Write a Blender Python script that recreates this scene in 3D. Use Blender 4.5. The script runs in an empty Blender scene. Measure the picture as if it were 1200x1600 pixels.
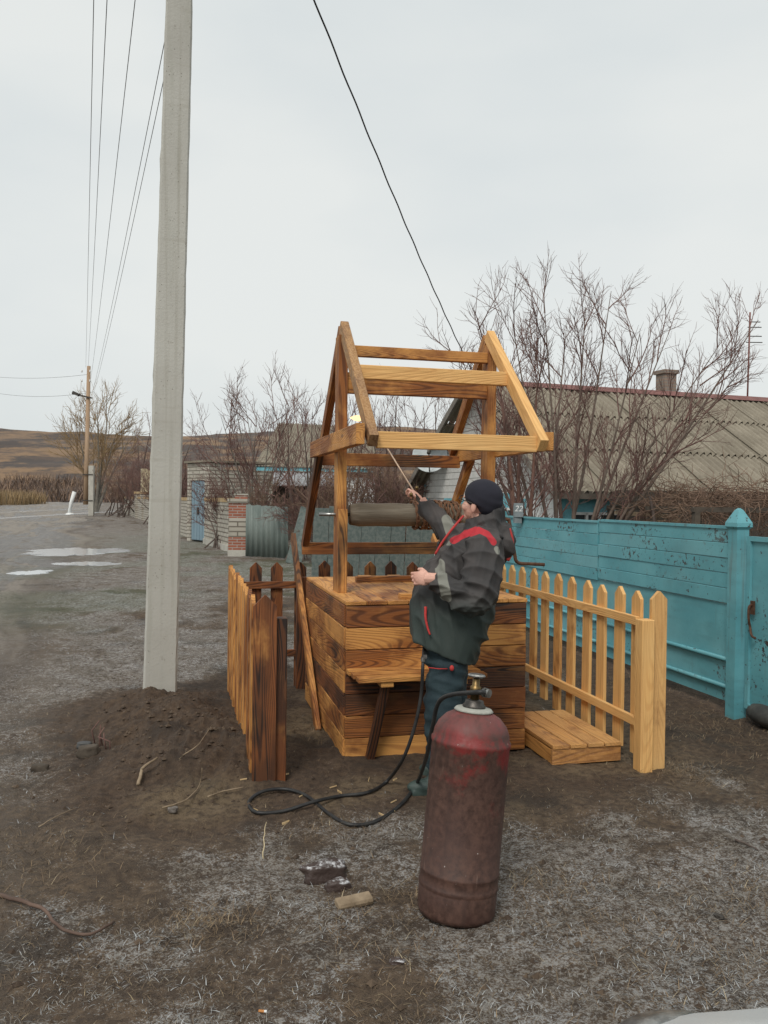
import bpy, bmesh, math, random
import numpy as np
from mathutils import Matrix, Vector, noise as mnoise
R = math.radians
rnd = random.Random(7)
scene = bpy.context.scene
col = scene.collection

# ---------------------------------------------------------------- camera, sky, sun, exposure
FPX, CH, PITCH, ROLL = 1300.0, 1.6, 0.84, 0.7
CAMROT = Matrix.Rotation(R(90 - PITCH), 4, 'X') @ Matrix.Rotation(R(ROLL), 4, 'Z')
CAMPOS = Vector((0, 0, CH))
cd = bpy.data.cameras.new('camera'); cam = bpy.data.objects.new('camera', cd); col.objects.link(cam)
cd.sensor_fit = 'VERTICAL'; cd.sensor_height = 36; cd.lens = FPX / 1600 * 36
cd.clip_start = 0.05; cd.clip_end = 5000
cam.matrix_world = Matrix.Translation(CAMPOS) @ CAMROT
scene.camera = cam

SUN_EL, SUN_AZ = 48, 200          # direction the light comes from: behind the camera, a little left
world = bpy.data.worlds.new('World'); scene.world = world; world.use_nodes = True
wn, wl = world.node_tree.nodes, world.node_tree.links
wn.clear()
sky = wn.new('ShaderNodeTexSky'); sky.sky_type = 'NISHITA'; sky.sun_disc = False
sky.sun_elevation = R(SUN_EL); sky.sun_rotation = R(SUN_AZ); sky.dust_density = 5; sky.air_density = 1.0
tc = wn.new('ShaderNodeTexCoord'); mp = wn.new('ShaderNodeMapping'); mp.inputs['Scale'].default_value = (1.0, 1.0, 2.6)
nz = wn.new('ShaderNodeTexNoise'); nz.inputs['Scale'].default_value = 1.6; nz.inputs['Detail'].default_value = 5; nz.inputs['Roughness'].default_value = .45
rp = wn.new('ShaderNodeValToRGB')
rp.color_ramp.elements[0].position = .36; rp.color_ramp.elements[0].color = (5.55, 6.0, 6.12, 1)
rp.color_ramp.elements[1].position = .64; rp.color_ramp.elements[1].color = (6.75, 6.95, 6.8, 1)
mx = wn.new('ShaderNodeMix'); mx.data_type = 'RGBA'; mx.inputs[0].default_value = .93
bg = wn.new('ShaderNodeBackground'); bg.inputs['Strength'].default_value = .1
wo = wn.new('ShaderNodeOutputWorld')
wl.new(tc.outputs['Generated'], mp.inputs['Vector']); wl.new(mp.outputs['Vector'], nz.inputs['Vector'])
wl.new(nz.outputs['Fac'], rp.inputs['Fac']); wl.new(sky.outputs['Color'], mx.inputs[6]); wl.new(rp.outputs['Color'], mx.inputs[7])
wl.new(mx.outputs[2], bg.inputs['Color']); wl.new(bg.outputs['Background'], wo.inputs['Surface'])
sl = bpy.data.lights.new('sun', 'SUN'); sl.energy = 1.5; sl.angle = R(18); sl.color = (1, .96, .9)
so = bpy.data.objects.new('sun', sl); col.objects.link(so)
_a = R(SUN_AZ); _d = Vector((math.sin(_a) * math.cos(R(SUN_EL)), math.cos(_a) * math.cos(R(SUN_EL)), math.sin(R(SUN_EL))))
so.rotation_euler = _d.to_track_quat('Z', 'Y').to_euler()
vs = scene.view_settings; vs.view_transform = 'Standard'; vs.look = 'None'; vs.gamma = 1; vs.exposure = 0.30

# ---------------------------------------------------------------- pixels of the photograph -> directions and places
def ray(px, py): return CAMROT.to_3x3() @ Vector(((px - 600) / FPX, (800 - py) / FPX, -1))
def G(px, py, z=0.0): d = ray(px, py); return CAMPOS + d * ((z - CH) / d.z)
def AT(px, py, Y): d = ray(px, py); return CAMPOS + d * (Y / d.y)
TA = R(13.8)                                        # the street, the well and both fences share this direction
O = G(539, 1188)
EU = Vector((math.cos(TA), math.sin(TA), 0)); DV = Vector((-math.sin(TA), math.cos(TA), 0))
def W(u, v, z=0): return O + EU * u + DV * v + Vector((0, 0, z))
def UV(p): d = p - O; return d.dot(EU), d.dot(DV)

# ---------------------------------------------------------------- numpy noise and the ground's height
def _h2(ix, iy, s):
    n = (ix.astype(np.int64) * 374761393 + iy.astype(np.int64) * 668265263 + s * 974634777) & 0x7fffffff
    n = ((n ^ (n >> 13)) * 1274126177) & 0x7fffffff
    n = n ^ (n >> 16)
    return (n & 0xffff) / 65535.0
def vnoise(x, y, s=0):
    x0 = np.floor(x); y0 = np.floor(y); fx = x - x0; fy = y - y0
    fx = fx * fx * (3 - 2 * fx); fy = fy * fy * (3 - 2 * fy)
    a = _h2(x0, y0, s); b = _h2(x0 + 1, y0, s); c = _h2(x0, y0 + 1, s); d = _h2(x0 + 1, y0 + 1, s)
    return (a * (1 - fx) + b * fx) * (1 - fy) + (c * (1 - fx) + d * fx) * fy
def fbm(x, y, sc, oc=4, s=0, g=.5):
    t = 0; a = 1; n = 0
    for i in range(oc):
        t = t + a * vnoise(x * sc + 17.3 * i, y * sc - 9.1 * i, s + i * 7); n += a; a *= g; sc *= 2.03
    return t / n
def segd(x, y, p, q):
    dx, dy = q[0] - p[0], q[1] - p[1]
    t = np.clip(((x - p[0]) * dx + (y - p[1]) * dy) / (dx * dx + dy * dy), 0, 1)
    return np.hypot(x - p[0] - t * dx, y - p[1] - t * dy)
def sstep(a, b, x): t = np.clip((x - a) / (b - a), 0, 1); return t * t * (3 - 2 * t)
POLE = G(249, 1075, .14)
LF0, LF1 = W(-.58, -.38), W(-.58, 2.05)
def masks(x, y):
    m = {}
    wob = fbm(x, y, 1.3, 3, 5) - .5
    dm = segd(x, y, (POLE.x + .1, POLE.y - .15), (-.95, 4.75)) + wob * .5
    m['mound'] = 1 - sstep(.35, 1.15, dm)
    dl = segd(x, y, (LF0.x, LF0.y), (LF1.x, LF1.y)) + wob * .4
    u = (x - O.x) * EU.x + (y - O.y) * EU.y; v = (x - O.x) * DV.x + (y - O.y) * DV.y
    yard = (1 - sstep(-.15, .55, np.maximum(np.abs(u - .58) - 1.15, np.maximum(-v - .75, v - 2.1)) + wob * .7))
    fen = 1 - sstep(.2, 1.3, np.abs(u - 3.1) + wob * .8)
    m['soil'] = np.clip(np.maximum.reduce([m['mound'], (1 - sstep(.2, .8, dl)), yard * .75, fen * .8 * (v < 6)]), 0, 1)
    rl = x - (-3.9 - .33 * (y - 9.4)) + 1.4 * (fbm(x, y, .35, 3, 9) - .5) * np.clip(y / 12, .6, 3)
    m['road'] = 1 - sstep(-1.2, .8, rl)
    big = fbm(x, y, .55, 4, 21); med = fbm(x, y, 2.2, 3, 33)
    left = sstep(-.6, -2.2, x + .12 * (y - 6)) * sstep(4.4, 6.2, y - .25 * x)
    m['frost'] = np.clip(.55 + .28 * (1 - sstep(2.6, 4.2, y)) + 1.4 * (big - .5) + 1.6 * (med - .5) + .9 * (fbm(x, y, 6, 2, 44) - .5) + .68 * left + left * 1.6 * (fbm(x * .45, y * 1.5, 1.2, 3, 77) - .5), 0, 1) * (1 - .92 * m['soil']) * (1 - .7 * m['road'])
    m['green'] = sstep(8.5, 12, y) * (1 - sstep(24, 60, y)) * sstep(-9.5, -4, x + .2 * (y - 15)) * sstep(.35, .6, fbm(x, y, .4, 3, 55)) 
    d1 = np.hypot((u + .22) / 1.2, (v - .75)); m['dust'] = (1 - sstep(.1, .42, d1 + wob * .25))
    d2 = np.hypot(x + .95, (y - 4.3) * 1.3); m['dust'] = np.maximum.reduce([m['dust'], .6 * (1 - sstep(.1, .4, d2 + wob * .3)), .55 * yard * sstep(.35, .6, fbm(x, y, 2.6, 4, 88)) * (u > -.3)])
    m['rut'] = fbm(rl * 1.0, y * .07, 1.5, 4, 61, .6)
    return m
PUD = []
for a_, b_, c_, d_ in ((38, 195, 855, 868), (54, 96, 792, 826), (30, 54, 797, 809), (82, 190, 877, 883), (18, 76, 890, 898)):
    l_, r_, f_, n_ = G(a_, (c_ + d_) / 2), G(b_, (c_ + d_) / 2), G((a_ + b_) / 2, c_), G((a_ + b_) / 2, d_)
    PUD.append(((l_.x + r_.x) / 2, (f_.y + n_.y) / 2, (r_.x - l_.x) / 2, (f_.y - n_.y) / 2))
def gheight(x, y):
    x = np.asarray(x, float); y = np.asarray(y, float)
    dm = segd(x, y, (POLE.x + .05, POLE.y - .2), (-1.05, 5.0))
    h = .17 * np.exp(-(dm / .5) ** 2)
    near = 1 - sstep(14, 40, y)
    h = h + near * (.055 * (fbm(x, y, 1.1, 3, 3) - .5) + .06 * (fbm(x, y, 5, 4, 4, .6) - .5))
    mo = np.exp(-(dm / .75) ** 2)
    h = h + mo * (.19 * (fbm(x, y, 5, 6, 71, .62) - .5))
    rl = x - (-4.6 - .33 * (y - 9.4))
    road = 1 - sstep(-1.5, 1.0, rl)
    h = h + road * (.13 * (fbm(rl, y * .07, 1.5, 4, 61, .6) - .5)) * np.clip(y / 12, .3, 1.5)
    for px_, py_, rx_, ry_ in PUD: h = h * (1 - (1 - sstep(.8, 1.7, np.hypot((x - px_) / rx_, (y - py_) / ry_)))) - .03 * (1 - sstep(.75, 1.25, np.hypot((x - px_) / rx_, (y - py_) / ry_)))
    h = h + .006 * np.maximum(y - 30, 0) * (y < 120) + .54 * (y >= 120)
    return h
def gz(x, y): return float(gheight(np.array([x]), np.array([y]))[0])

# ---------------------------------------------------------------- object helpers
def thing(name, label, cat, loc=(0, 0, 0), rz=0, group=None):
    o = bpy.data.objects.new(name, None); col.objects.link(o); o.empty_display_size = .1
    o.matrix_basis = Matrix.Translation(loc) @ Matrix.Rotation(rz, 4, 'Z')
    return tag(o, label, cat, group)
def tag(o, label=None, cat=None, group=None, kind=None):
    if label: o['label'] = label
    if cat: o['category'] = cat
    if group: o['group'] = group
    if kind: o['kind'] = kind
    return o
class MB:
    def __init__(s): s.v = []; s.f = []
    def add(s, vs, fs):
        b = len(s.v); s.v += [tuple(p) for p in vs]; s.f += [tuple(b + i for i in f) for f in fs]; return s
    def box(s, c, size, M=None):
        hx, hy, hz = [a / 2 for a in size]
        vs = [Vector((x, y, z)) for x in (-hx, hx) for y in (-hy, hy) for z in (-hz, hz)]
        if M is not None: vs = [M @ p for p in vs]
        return s.add([p + Vector(c) for p in vs], [(0, 1, 3, 2), (4, 6, 7, 5), (0, 4, 5, 1), (2, 3, 7, 6), (0, 2, 6, 4), (1, 5, 7, 3)])
    def loft(s, rings, cap=True, closed=True):
        n = len(rings[0]); vs = [p for r in rings for p in r]; fs = []
        for i in range(len(rings) - 1):
            for j in range(n if closed else n - 1):
                k = (j + 1) % n
                fs.append((i * n + j, i * n + k, (i + 1) * n + k, (i + 1) * n + j))
        if cap: fs.append(tuple(range(n - 1, -1, -1))); fs.append(tuple((len(rings) - 1) * n + j for j in range(n)))
        return s.add(vs, fs)
    def tube(s, pts, rad, n=8, cap=True):
        pts = [Vector(p) for p in pts]; rings = []
        if not hasattr(rad, '__len__'): rad = [rad] * len(pts)
        t = (pts[1] - pts[0]).normalized(); up = Vector((0, 0, 1)) if abs(t.z) < .9 else Vector((1, 0, 0))
        a = t.cross(up).normalized()
        for i, p in enumerate(pts):
            t = (pts[min(i + 1, len(pts) - 1)] - pts[max(i - 1, 0)]).normalized()
            a = (a - t * a.dot(t)).normalized(); b = t.cross(a)
            rings.append([p + (a * math.cos(2 * math.pi * j / n) + b * math.sin(2 * math.pi * j / n)) * rad[i] for j in range(n)])
        return s.loft(rings, cap)
    def ell(s, c, r, M=None, n=14, m=9):
        c = Vector(c); rings = []
        for i in range(m):
            th = math.pi * (i + .02) / (m - 1 + .04)
            ring = [Vector((r[0] * math.sin(th) * math.cos(2 * math.pi * j / n), r[1] * math.sin(th) * math.sin(2 * math.pi * j / n), -r[2] * math.cos(th))) for j in range(n)]
            rings.append([c + (M @ p if M is not None else p) for p in ring])
        return s.loft(rings)
    def lathe(s, prof, n=32, M=Matrix()):
        return s.loft([[M @ Vector((r * math.cos(2 * math.pi * j / n), r * math.sin(2 * math.pi * j / n), z)) for j in range(n)] for r, z in prof])
    def mesh(s, name):
        me = bpy.data.meshes.new(name); me.from_pydata(s.v, [], s.f)
        bm = bmesh.new(); bm.from_mesh(me); bmesh.ops.recalc_face_normals(bm, faces=bm.faces); bm.to_mesh(me); bm.free()
        return me
def link(name, me, mat, parent=None, M=None, smooth=False):
    if mat is not None and not me.materials: me.materials.append(mat)
    if smooth: me.polygons.foreach_set('use_smooth', [True] * len(me.polygons))
    o = bpy.data.objects.new(name, me); col.objects.link(o)
    if parent: o.parent = parent
    if M is not None: o.matrix_basis = M
    return o
def build(name, mb, mat, parent=None, M=None, smooth=False):     # mesh in the parent's own coordinates
    return link(name, mb.mesh(name), mat, parent, M, smooth)
def wbuild(name, mb, mat, parent=None, smooth=False):             # mesh given in world coordinates
    if parent:
        M = parent.matrix_basis
        if parent.parent: M = parent.parent.matrix_basis @ M
        I = M.inverted(); mb.v = [tuple(I @ Vector(p)) for p in mb.v]
    return build(name, mb, mat, parent, None, smooth)
def cbox(l, w, t, b=.003):
    """a sawn board: a box with chamfered long edges, length along X"""
    m = MB(); rings = []
    for x, k in ((-l / 2, b * .7), (-l / 2 + b * .7, 0), (l / 2 - b * .7, 0), (l / 2, b * .7)):
        y, z = w / 2 - k, t / 2 - k
        rings.append([(x, -y + b, -z), (x, y - b, -z), (x, y, -z + b), (x, y, z - b), (x, y - b, z), (x, -y + b, z), (x, -y, z - b), (x, -y, -z + b)])
    m.loft([rings[0], rings[1], rings[2], rings[3]]); return m
def frame(p0, p1, wd):
    p0, p1 = Vector(p0), Vector(p1); x = (p1 - p0).normalized(); wd = Vector(wd); y = (wd - x * wd.dot(x)).normalized(); z = x.cross(y)
    M = Matrix((x, y, z)).transposed().to_4x4(); M.translation = (p0 + p1) / 2; return M, (p1 - p0).length
def board(name, parent, p0, p1, w, t, wd, mat, burn=0., bev=.003, warp=0, weath=0.):
    """one board from p0 to p1 (centre line, parent's coordinates), w wide along wd and t thick"""
    M, L = frame(p0, p1, wd)
    o = build(name, cbox(L, w, t, min(bev, t * .3)), mat, parent, M @ Matrix.Rotation(rnd.gauss(0, warp), 4, 'Z') if warp else M)
    o['burn'] = float(burn); o['weath'] = float(weath)
    return o
def catmull(pts, n=8):
    pts = [Vector(p) for p in pts]; P = [pts[0] * 2 - pts[1]] + pts + [pts[-1] * 2 - pts[-2]]; out = []
    for i in range(1, len(P) - 2):
        a, b, c, d = P[i - 1:i + 3]
        for k in range(n):
            t = k / n; out.append(.5 * ((2 * b) + (c - a) * t + (2 * a - 5 * b + 4 * c - d) * t * t + (3 * b - a - 3 * c + d) * t ** 3))
    return out + [pts[-1]]

# ---------------------------------------------------------------- materials
class NT:
    def __init__(s, name):
        s.m = bpy.data.materials.new(name); s.m.use_nodes = True; s.n = s.m.node_tree.nodes; s.l = s.m.node_tree.links
        s.p = s.n['Principled BSDF']
    def new(s, t, ins=None, **kw):
        n = s.n.new('ShaderNode' + t)
        for k, v in kw.items(): setattr(n, k, v)
        for k, v in (ins or {}).items(): s.set(n.inputs[k], v)
        return n
    def set(s, i, v):
        if isinstance(v, bpy.types.NodeSocket): s.l.new(v, i)
        elif isinstance(v, (tuple, list)) and len(v) == 3 and i.type == 'RGBA': i.default_value = (*v, 1)
        else: i.default_value = v
    def noise(s, vec, sc, det=4, rough=.55, dist=0): return s.new('TexNoise', {'Vector': vec, 'Scale': sc, 'Detail': det, 'Roughness': rough, 'Distortion': dist}).outputs['Fac']
    def scale(s, vec, k): return s.new('VectorMath', {0: vec, 1: k}, operation='MULTIPLY').outputs[0]
    def addv(s, a, b): return s.new('VectorMath', {0: a, 1: b}, operation='ADD').outputs[0]
    def math(s, op, a, b=0., c=0.): 
        n = s.new('Math', {0: a, 1: b}, operation=op)
        if op in ('MULTIPLY_ADD',): s.set(n.inputs[2], c)
        return n.outputs[0]
    def rng(s, v, a, b, c=0., d=1.): return s.new('MapRange', {0: v, 1: a, 2: b, 3: c, 4: d}, interpolation_type='SMOOTHSTEP').outputs[0]
    def mix(s, f, a, b, bt='MIX'): 
        n = s.new('Mix', data_type='RGBA', blend_type=bt); s.set(n.inputs[0], f); s.set(n.inputs[6], a); s.set(n.inputs[7], b); return n.outputs[2]
    def attr(s, name, typ='GEOMETRY'): return s.new('Attribute', attribute_name=name, attribute_type=typ)
    def bump(s, h, st=.3, d=.01): 
        s.l.new(s.new('Bump', {'Height': h, 'Strength': st, 'Distance': d}).outputs[0], s.p.inputs['Normal'])
    def out(s, c=None, rough=None, metal=None):
        if c is not None: s.set(s.p.inputs['Base Color'], c)
        if rough is not None: s.set(s.p.inputs['Roughness'], rough)
        if metal is not None: s.set(s.p.inputs['Metallic'], metal)
        return s.m
    def obj(s): return s.new('TexCoord').outputs['Object']
    def robj(s, k=37.):
        r = s.new('ObjectInfo').outputs['Random']
        v = s.new('CombineXYZ', {0: s.math('MULTIPLY', r, k), 1: s.math('MULTIPLY', r, k * 1.7), 2: s.math('MULTIPLY', r, k * .6)}).outputs[0]
        return s.addv(s.obj(), v)
    def world(s): return s.new('NewGeometry').outputs['Position']

def nmat(name, c1, c2, sc=8, rough=.8, bump=.3, bsc=None, stretch=(1, 1, 1), metal=0, lo=.35, hi=.65, bd=.01, rand=True, det=5):
    t = NT(name); v = t.robj() if rand else t.obj(); v = t.scale(v, stretch)
    n = t.noise(v, sc, det); c = t.mix(t.rng(n, lo, hi), c1, c2)
    h = t.noise(v, bsc or sc * 4, 4)
    c = t.mix(t.rng(h, .3, .75, 0, .35), c, tuple(a * .6 for a in c1))
    if bump: t.bump(h, bump, bd)
    return t.out(c, rough, metal)

def timber():
    t = NT('flame_brushed_pine'); v = t.robj(41)
    burn = t.attr('burn', 'OBJECT').outputs['Fac']; wea = t.attr('weath', 'OBJECT').outputs['Fac']
    warp = t.noise(t.scale(v, (.34, 4.2, 4.2)), 1.0, 1.5, .4)
    ring = t.math('SINE', t.math('MULTIPLY', warp, 360.)); ring = t.rng(ring, -.2, 1.0)
    fib = t.noise(t.scale(v, (3, 110, 110)), 1.0, 3, .6)
    raw = t.mix(t.math('MULTIPLY', ring, .30), (.78, .455, .165), (.55, .25, .07))
    raw = t.mix(t.rng(fib, .35, .72, 0, .5), raw, (.46, .24, .085))
    raw = t.mix(t.rng(t.noise(v, 2.2, 3), .45, .75, 0, .5), raw, (.80, .53, .225))
    raw = t.mix(t.rng(burn, .0, .34, 0, .85), raw, t.mix(t.math('MULTIPLY', ring, .58), (.60, .275, .066), (.27, .09, .02)))
    bur = t.mix(t.math('MULTIPLY', ring, .72), (.33, .118, .025), (.06, .016, .005))
    bur = t.mix(t.rng(fib, .35, .75, 0, .5), bur, (.11, .033, .010))
    bur = t.mix(t.rng(burn, .55, .95, 0, .6), bur, t.mix(t.math('MULTIPLY', ring, .8), (.155, .043, .016), (.05, .014, .006)))
    blot = t.noise(t.scale(v, (2.4, 3.6, 3.6)), 1.0, 5, .62)
    bm = t.rng(t.math('ADD', t.math('MULTIPLY', t.math('SUBTRACT', blot, .5), 2.6), burn), .15, .80)
    ch = t.rng(t.math('ADD', t.math('MULTIPLY', t.math('SUBTRACT', t.noise(t.scale(v, (1.5, 3.5, 3.5)), 1.3, 3, .5), .5), 1.9), burn), .66, 1.0)
    c = t.mix(bm, raw, bur); c = t.mix(t.math('MULTIPLY', ch, t.rng(ring, 0, 1, .6, .92)), c, (.012, .008, .006))
    gre = t.mix(t.rng(t.noise(v, 70, 4, .7), .42, .6), (.30, .22, .135), (.10, .075, .048))
    c = t.mix(wea, c, gre)
    # nails, knots
    kn = t.new('TexVoronoi', {'Vector': t.scale(v, (1.2, 4.5, 4.5)), 'Scale': 1.0}).outputs['Distance']
    c = t.mix(t.rng(kn, .05, .09, .8, 0), c, (.13, .05, .018))
    t.bump(t.math('SUBTRACT', fib, t.math('MULTIPLY', ring, .6)), .4, .004)
    return t.out(c, t.rng(fib, .3, .7, .55, .8))
TIMBER = timber()

def bluepaint():
    t = NT('weathered_turquoise_paint'); v = t.robj(9)
    c = t.mix(t.rng(t.noise(v, 2.2, 5, .6), .3, .7), (.09, .30, .345), (.13, .375, .42))
    c = t.mix(t.rng(t.noise(t.scale(v, (1, 1, 5)), 2.5, 4), .45, .8, 0, .5), c, (.08, .20, .22))
    chip = t.noise(v, 26, 6, .7); big = t.noise(v, 1.7, 4)
    k = t.rng(t.math('ADD', chip, t.math('MULTIPLY', t.math('SUBTRACT', big, .5), .55)), .635, .66)
    c = t.mix(k, c, (.045, .035, .03))
    run = t.noise(t.scale(v, (14, 14, .9)), 1.0, 4, .6); c = t.mix(t.rng(run, .60, .72, 0, .45), c, (.10, .075, .05))
    fade = t.noise(v, .8, 3); c = t.mix(t.rng(fade, .45, .7, 0, .4), c, (.21, .42, .45))
    t.bump(t.math('SUBTRACT', t.noise(v, 5, 3), t.math('MULTIPLY', k, .3)), .25, .01)
    return t.out(c, t.rng(chip, .3, .7, .42, .6))
BLUE = bluepaint()

def brickmat(name, c1, c2, cm, bw, bh, ms=.012, rough=.9):
    t = NT(name); v = t.obj()
    sep = t.new('SeparateXYZ', {0: v}); 
    vv = t.new('CombineXYZ', {0: t.math('ADD', sep.outputs[0], sep.outputs[1]), 1: sep.outputs[2], 2: 0.}).outputs[0]
    b = t.new('TexBrick', {'Vector': vv, 'Color1': c1, 'Color2': c2, 'Mortar': cm, 'Scale': 1.0, 'Mortar Size': ms, 'Brick Width': bw, 'Row Height': bh, 'Mortar Smooth': .1, 'Bias': .1})
    c = t.mix(t.rng(t.noise(v, 3, 5), .45, .75, 0, .5), b.outputs['Color'], tuple(a * .55 for a in c1))
    t.bump(t.math('SUBTRACT', t.noise(v, 40, 3), b.outputs['Fac']), .5, .01)
    return t.out(c, rough)
CONC = nmat('aged_concrete', (.40, .38, .335), (.52, .50, .44), 2.2, .85, .25, 60, (1, 1, .6), bd=.004)
GREYWOOD = nmat('grey_green_weathered_board', (.105, .135, .125), (.17, .195, .18), 2.5, .9, .5, 30, (6, 6, .5))
SLATE = nmat('asbestos_slate', (.205, .178, .135), (.30, .265, .205), 1.6, .95, .3, 30, lo=.3, hi=.7)
GALV = nmat('painted_corrugated_sheet', (.135, .17, .155), (.20, .235, .215), 1.5, .6, .1, 20, (3, 3, .6))
RUST = nmat('rusty_steel', (.10, .05, .03), (.17, .09, .055), 30, .7, .3, 90, metal=.5)
DARKST = nmat('dark_steel', (.06, .055, .05), (.11, .10, .09), 30, .45, .1, 90, metal=.8)
BRASS = nmat('worn_brass', (.24, .16, .065), (.13, .09, .045), 40, .4, .1, metal=.9)
CHROME = nmat('worn_zinc', (.42, .42, .40), (.22, .22, .21), 40, .35, .1, metal=.9)
RUBBER = nmat('black_rubber_hose', (.012, .012, .013), (.03, .029, .027), 14, .55, .15, 60)
BARK = nmat('bare_bark', (.085, .062, .052), (.15, .115, .095), 3, .9, .3, 20)
BARKG = nmat('grey_bark', (.13, .115, .095), (.20, .18, .15), 3, .9, .3, 20)
TWIG = nmat('purple_brown_twigs', (.15, .078, .066), (.21, .12, .098), 1.5, .9, 0)
TWIGY = nmat('ochre_willow_twigs', (.26, .17, .085), (.34, .235, .12), 1.5, .9, 0)
TWIGB = nmat('brown_vine_twigs', (.15, .09, .06), (.24, .155, .105), 1.5, .9, 0)
WHITEW = nmat('whitewashed_plaster', (.66, .66, .64), (.76, .76, .74), 3, .9, .2, 25)
HBLUE = nmat('house_blue_paint', (.13, .40, .47), (.19, .48, .55), 4, .7, .1, 25)
GLASS = nmat('dark_window_glass', (.035, .04, .045), (.07, .075, .08), 2, .12, 0)
REDMET = nmat('red_brown_ridge_metal', (.17, .07, .06), (.23, .10, .085), 5, .7, .1, 20)
WHITEP = nmat('white_paint', (.72, .72, .70), (.8, .8, .78), 4, .45, .05, 20)
WIRE = nmat('wire_aluminium', (.17, .17, .17), (.23, .23, .23), 4, .6, 0)
LOG = nmat('weathered_log', (.145, .115, .08), (.235, .20, .15), 2.5, .85, .5, 12, (.6, 10, 10))
STONE = nmat('muddy_stone', (.10, .08, .065), (.30, .28, .26), 9, .85, .6, 40, bd=.02)
STICK = nmat('dry_stick', (.20, .145, .09), (.33, .25, .165), 8, .85, .3, 40)
SKIN = nmat('skin', (.62, .33, .25), (.70, .40, .31), 9, .5, .08, 120)
# ---------------------------------------------------------------- the ground
def ground_material():
    t = NT('frosted_muddy_ground'); p = t.world()
    A = {k: t.attr(k).outputs['Fac'] for k in ('frost', 'soil', 'road', 'green', 'dust', 'rut')}
    n1 = t.noise(p, 3.2, 5, .6); n2 = t.noise(p, 22, 5, .65); n3 = t.noise(p, 120, 4, .75); n4 = t.noise(p, .5, 3)
    grass = t.mix(t.rng(n2, .3, .7), (.060, .040, .026), (.150, .102, .062))
    grass = t.mix(t.rng(n1, .4, .7, 0, .6), grass, (.046, .031, .021))
    soil = t.mix(t.rng(n2, .3, .7), (.045, .027, .016), (.105, .066, .039))
    soil = t.mix(t.rng(n3, .5, .75, 0, .5), soil, (.13, .092, .06))
    c = t.mix(t.rng(A['soil'], .2, .75), grass, soil)
    road = t.mix(t.rng(t.math('ADD', A['rut'], t.math('MULTIPLY', t.math('SUBTRACT', n1, .5), .35)), .40, .60), (.060, .043, .031), (.30, .265, .225))
    c = t.mix(t.rng(t.noise(p, 1.25, 4, .6), .52, .66, 0, .7), c, (.030, .022, .016))
    road = t.mix(t.rng(n2, .35, .65, 0, .55), road, (.075, .056, .042)); road = t.mix(t.rng(n3, .58, .72, 0, .4), road, (.33, .31, .28))
    c = t.mix(A['road'], c, road)
    c = t.mix(t.math('MULTIPLY', A['green'], t.rng(n2, .3, .6, .2, .75)), c, (.075, .095, .05))
    c = t.mix(t.math('MULTIPLY', A['dust'], t.rng(n2, .3, .6, .1, .75)), c, (.27, .20, .115))
    n5 = t.noise(p, 85, 5, .8)
    fl = t.math('ADD', t.math('MULTIPLY', n5, .75), t.math('ADD', t.math('MULTIPLY', n3, .3), t.math('MULTIPLY', t.math('SUBTRACT', n2, .5), .35)))
    thr = t.rng(A['frost'], 0, 1, .665, .50); thr = t.math('ADD', thr, t.math('MULTIPLY', A['road'], .05))
    fm = t.rng(t.math('SUBTRACT', fl, thr), -.02, .10, 0, .80)
    c = t.mix(fm, c, t.mix(t.rng(n1, .35, .65), (.44, .44, .435), (.28, .255, .22)))
    t.bump(t.math('ADD', t.math('MULTIPLY', n2, 1.2), n3), .8, .02)
    wet = t.math('MULTIPLY', A['road'], t.rng(A['rut'], .40, .58, 1, .3))
    return t.out(c, t.rng(wet, 0, 1, .92, .3))
GROUND = ground_material()
def add_attrs(me, d):
    for k, a in d.items():
        at = me.attributes.new(k, 'FLOAT', 'POINT'); at.data.foreach_set('value', np.asarray(a, np.float32).ravel())
def make_ground():
    rr = [0.25]
    while rr[-1] < 1500: rr.append(rr[-1] * (1.0105 if rr[-1] < 40 else 1.03) + .0)
    rr = np.array(rr); th = np.radians(np.concatenate([np.linspace(-110, -40, 40)[:-1], np.linspace(-40, 40, 620), np.linspace(40, 110, 40)[1:]]))
    Rr, T = np.meshgrid(rr, th, indexing='ij'); x = (Rr * np.sin(T)).ravel(); y = (Rr * np.cos(T)).ravel()
    z = gheight(x, y)
    a, b = Rr.shape; i = np.arange(a * b).reshape(a, b)
    f = np.stack([i[:-1, :-1], i[:-1, 1:], i[1:, 1:], i[1:, :-1]], -1).reshape(-1, 4)
    me = bpy.data.meshes.new('ground'); me.vertices.add(a * b); me.vertices.foreach_set('co', np.stack([x, y, z], 1).ravel())
    me.loops.add(f.size); me.loops.foreach_set('vertex_index', f.ravel()); me.polygons.add(len(f))
    me.polygons.foreach_set('loop_start', np.arange(0, f.size, 4)); me.update(calc_edges=True)
    m = masks(x, y); m.pop('mound'); add_attrs(me, m)
    o = link('ground', me, GROUND, smooth=True); tag(o, 'frosted muddy village ground with dead grass and bare soil', 'ground', kind='structure')
    bk = build('ground', MB().add([(-1500, -1500, -.01), (1500, -1500, -.01), (1500, .6, -.01), (-1500, .6, -.01)], [(0, 1, 2, 3)]), GROUND)
    tag(bk, 'frosted ground stretching away behind the parked car', 'ground', kind='structure')
make_ground()

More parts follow.
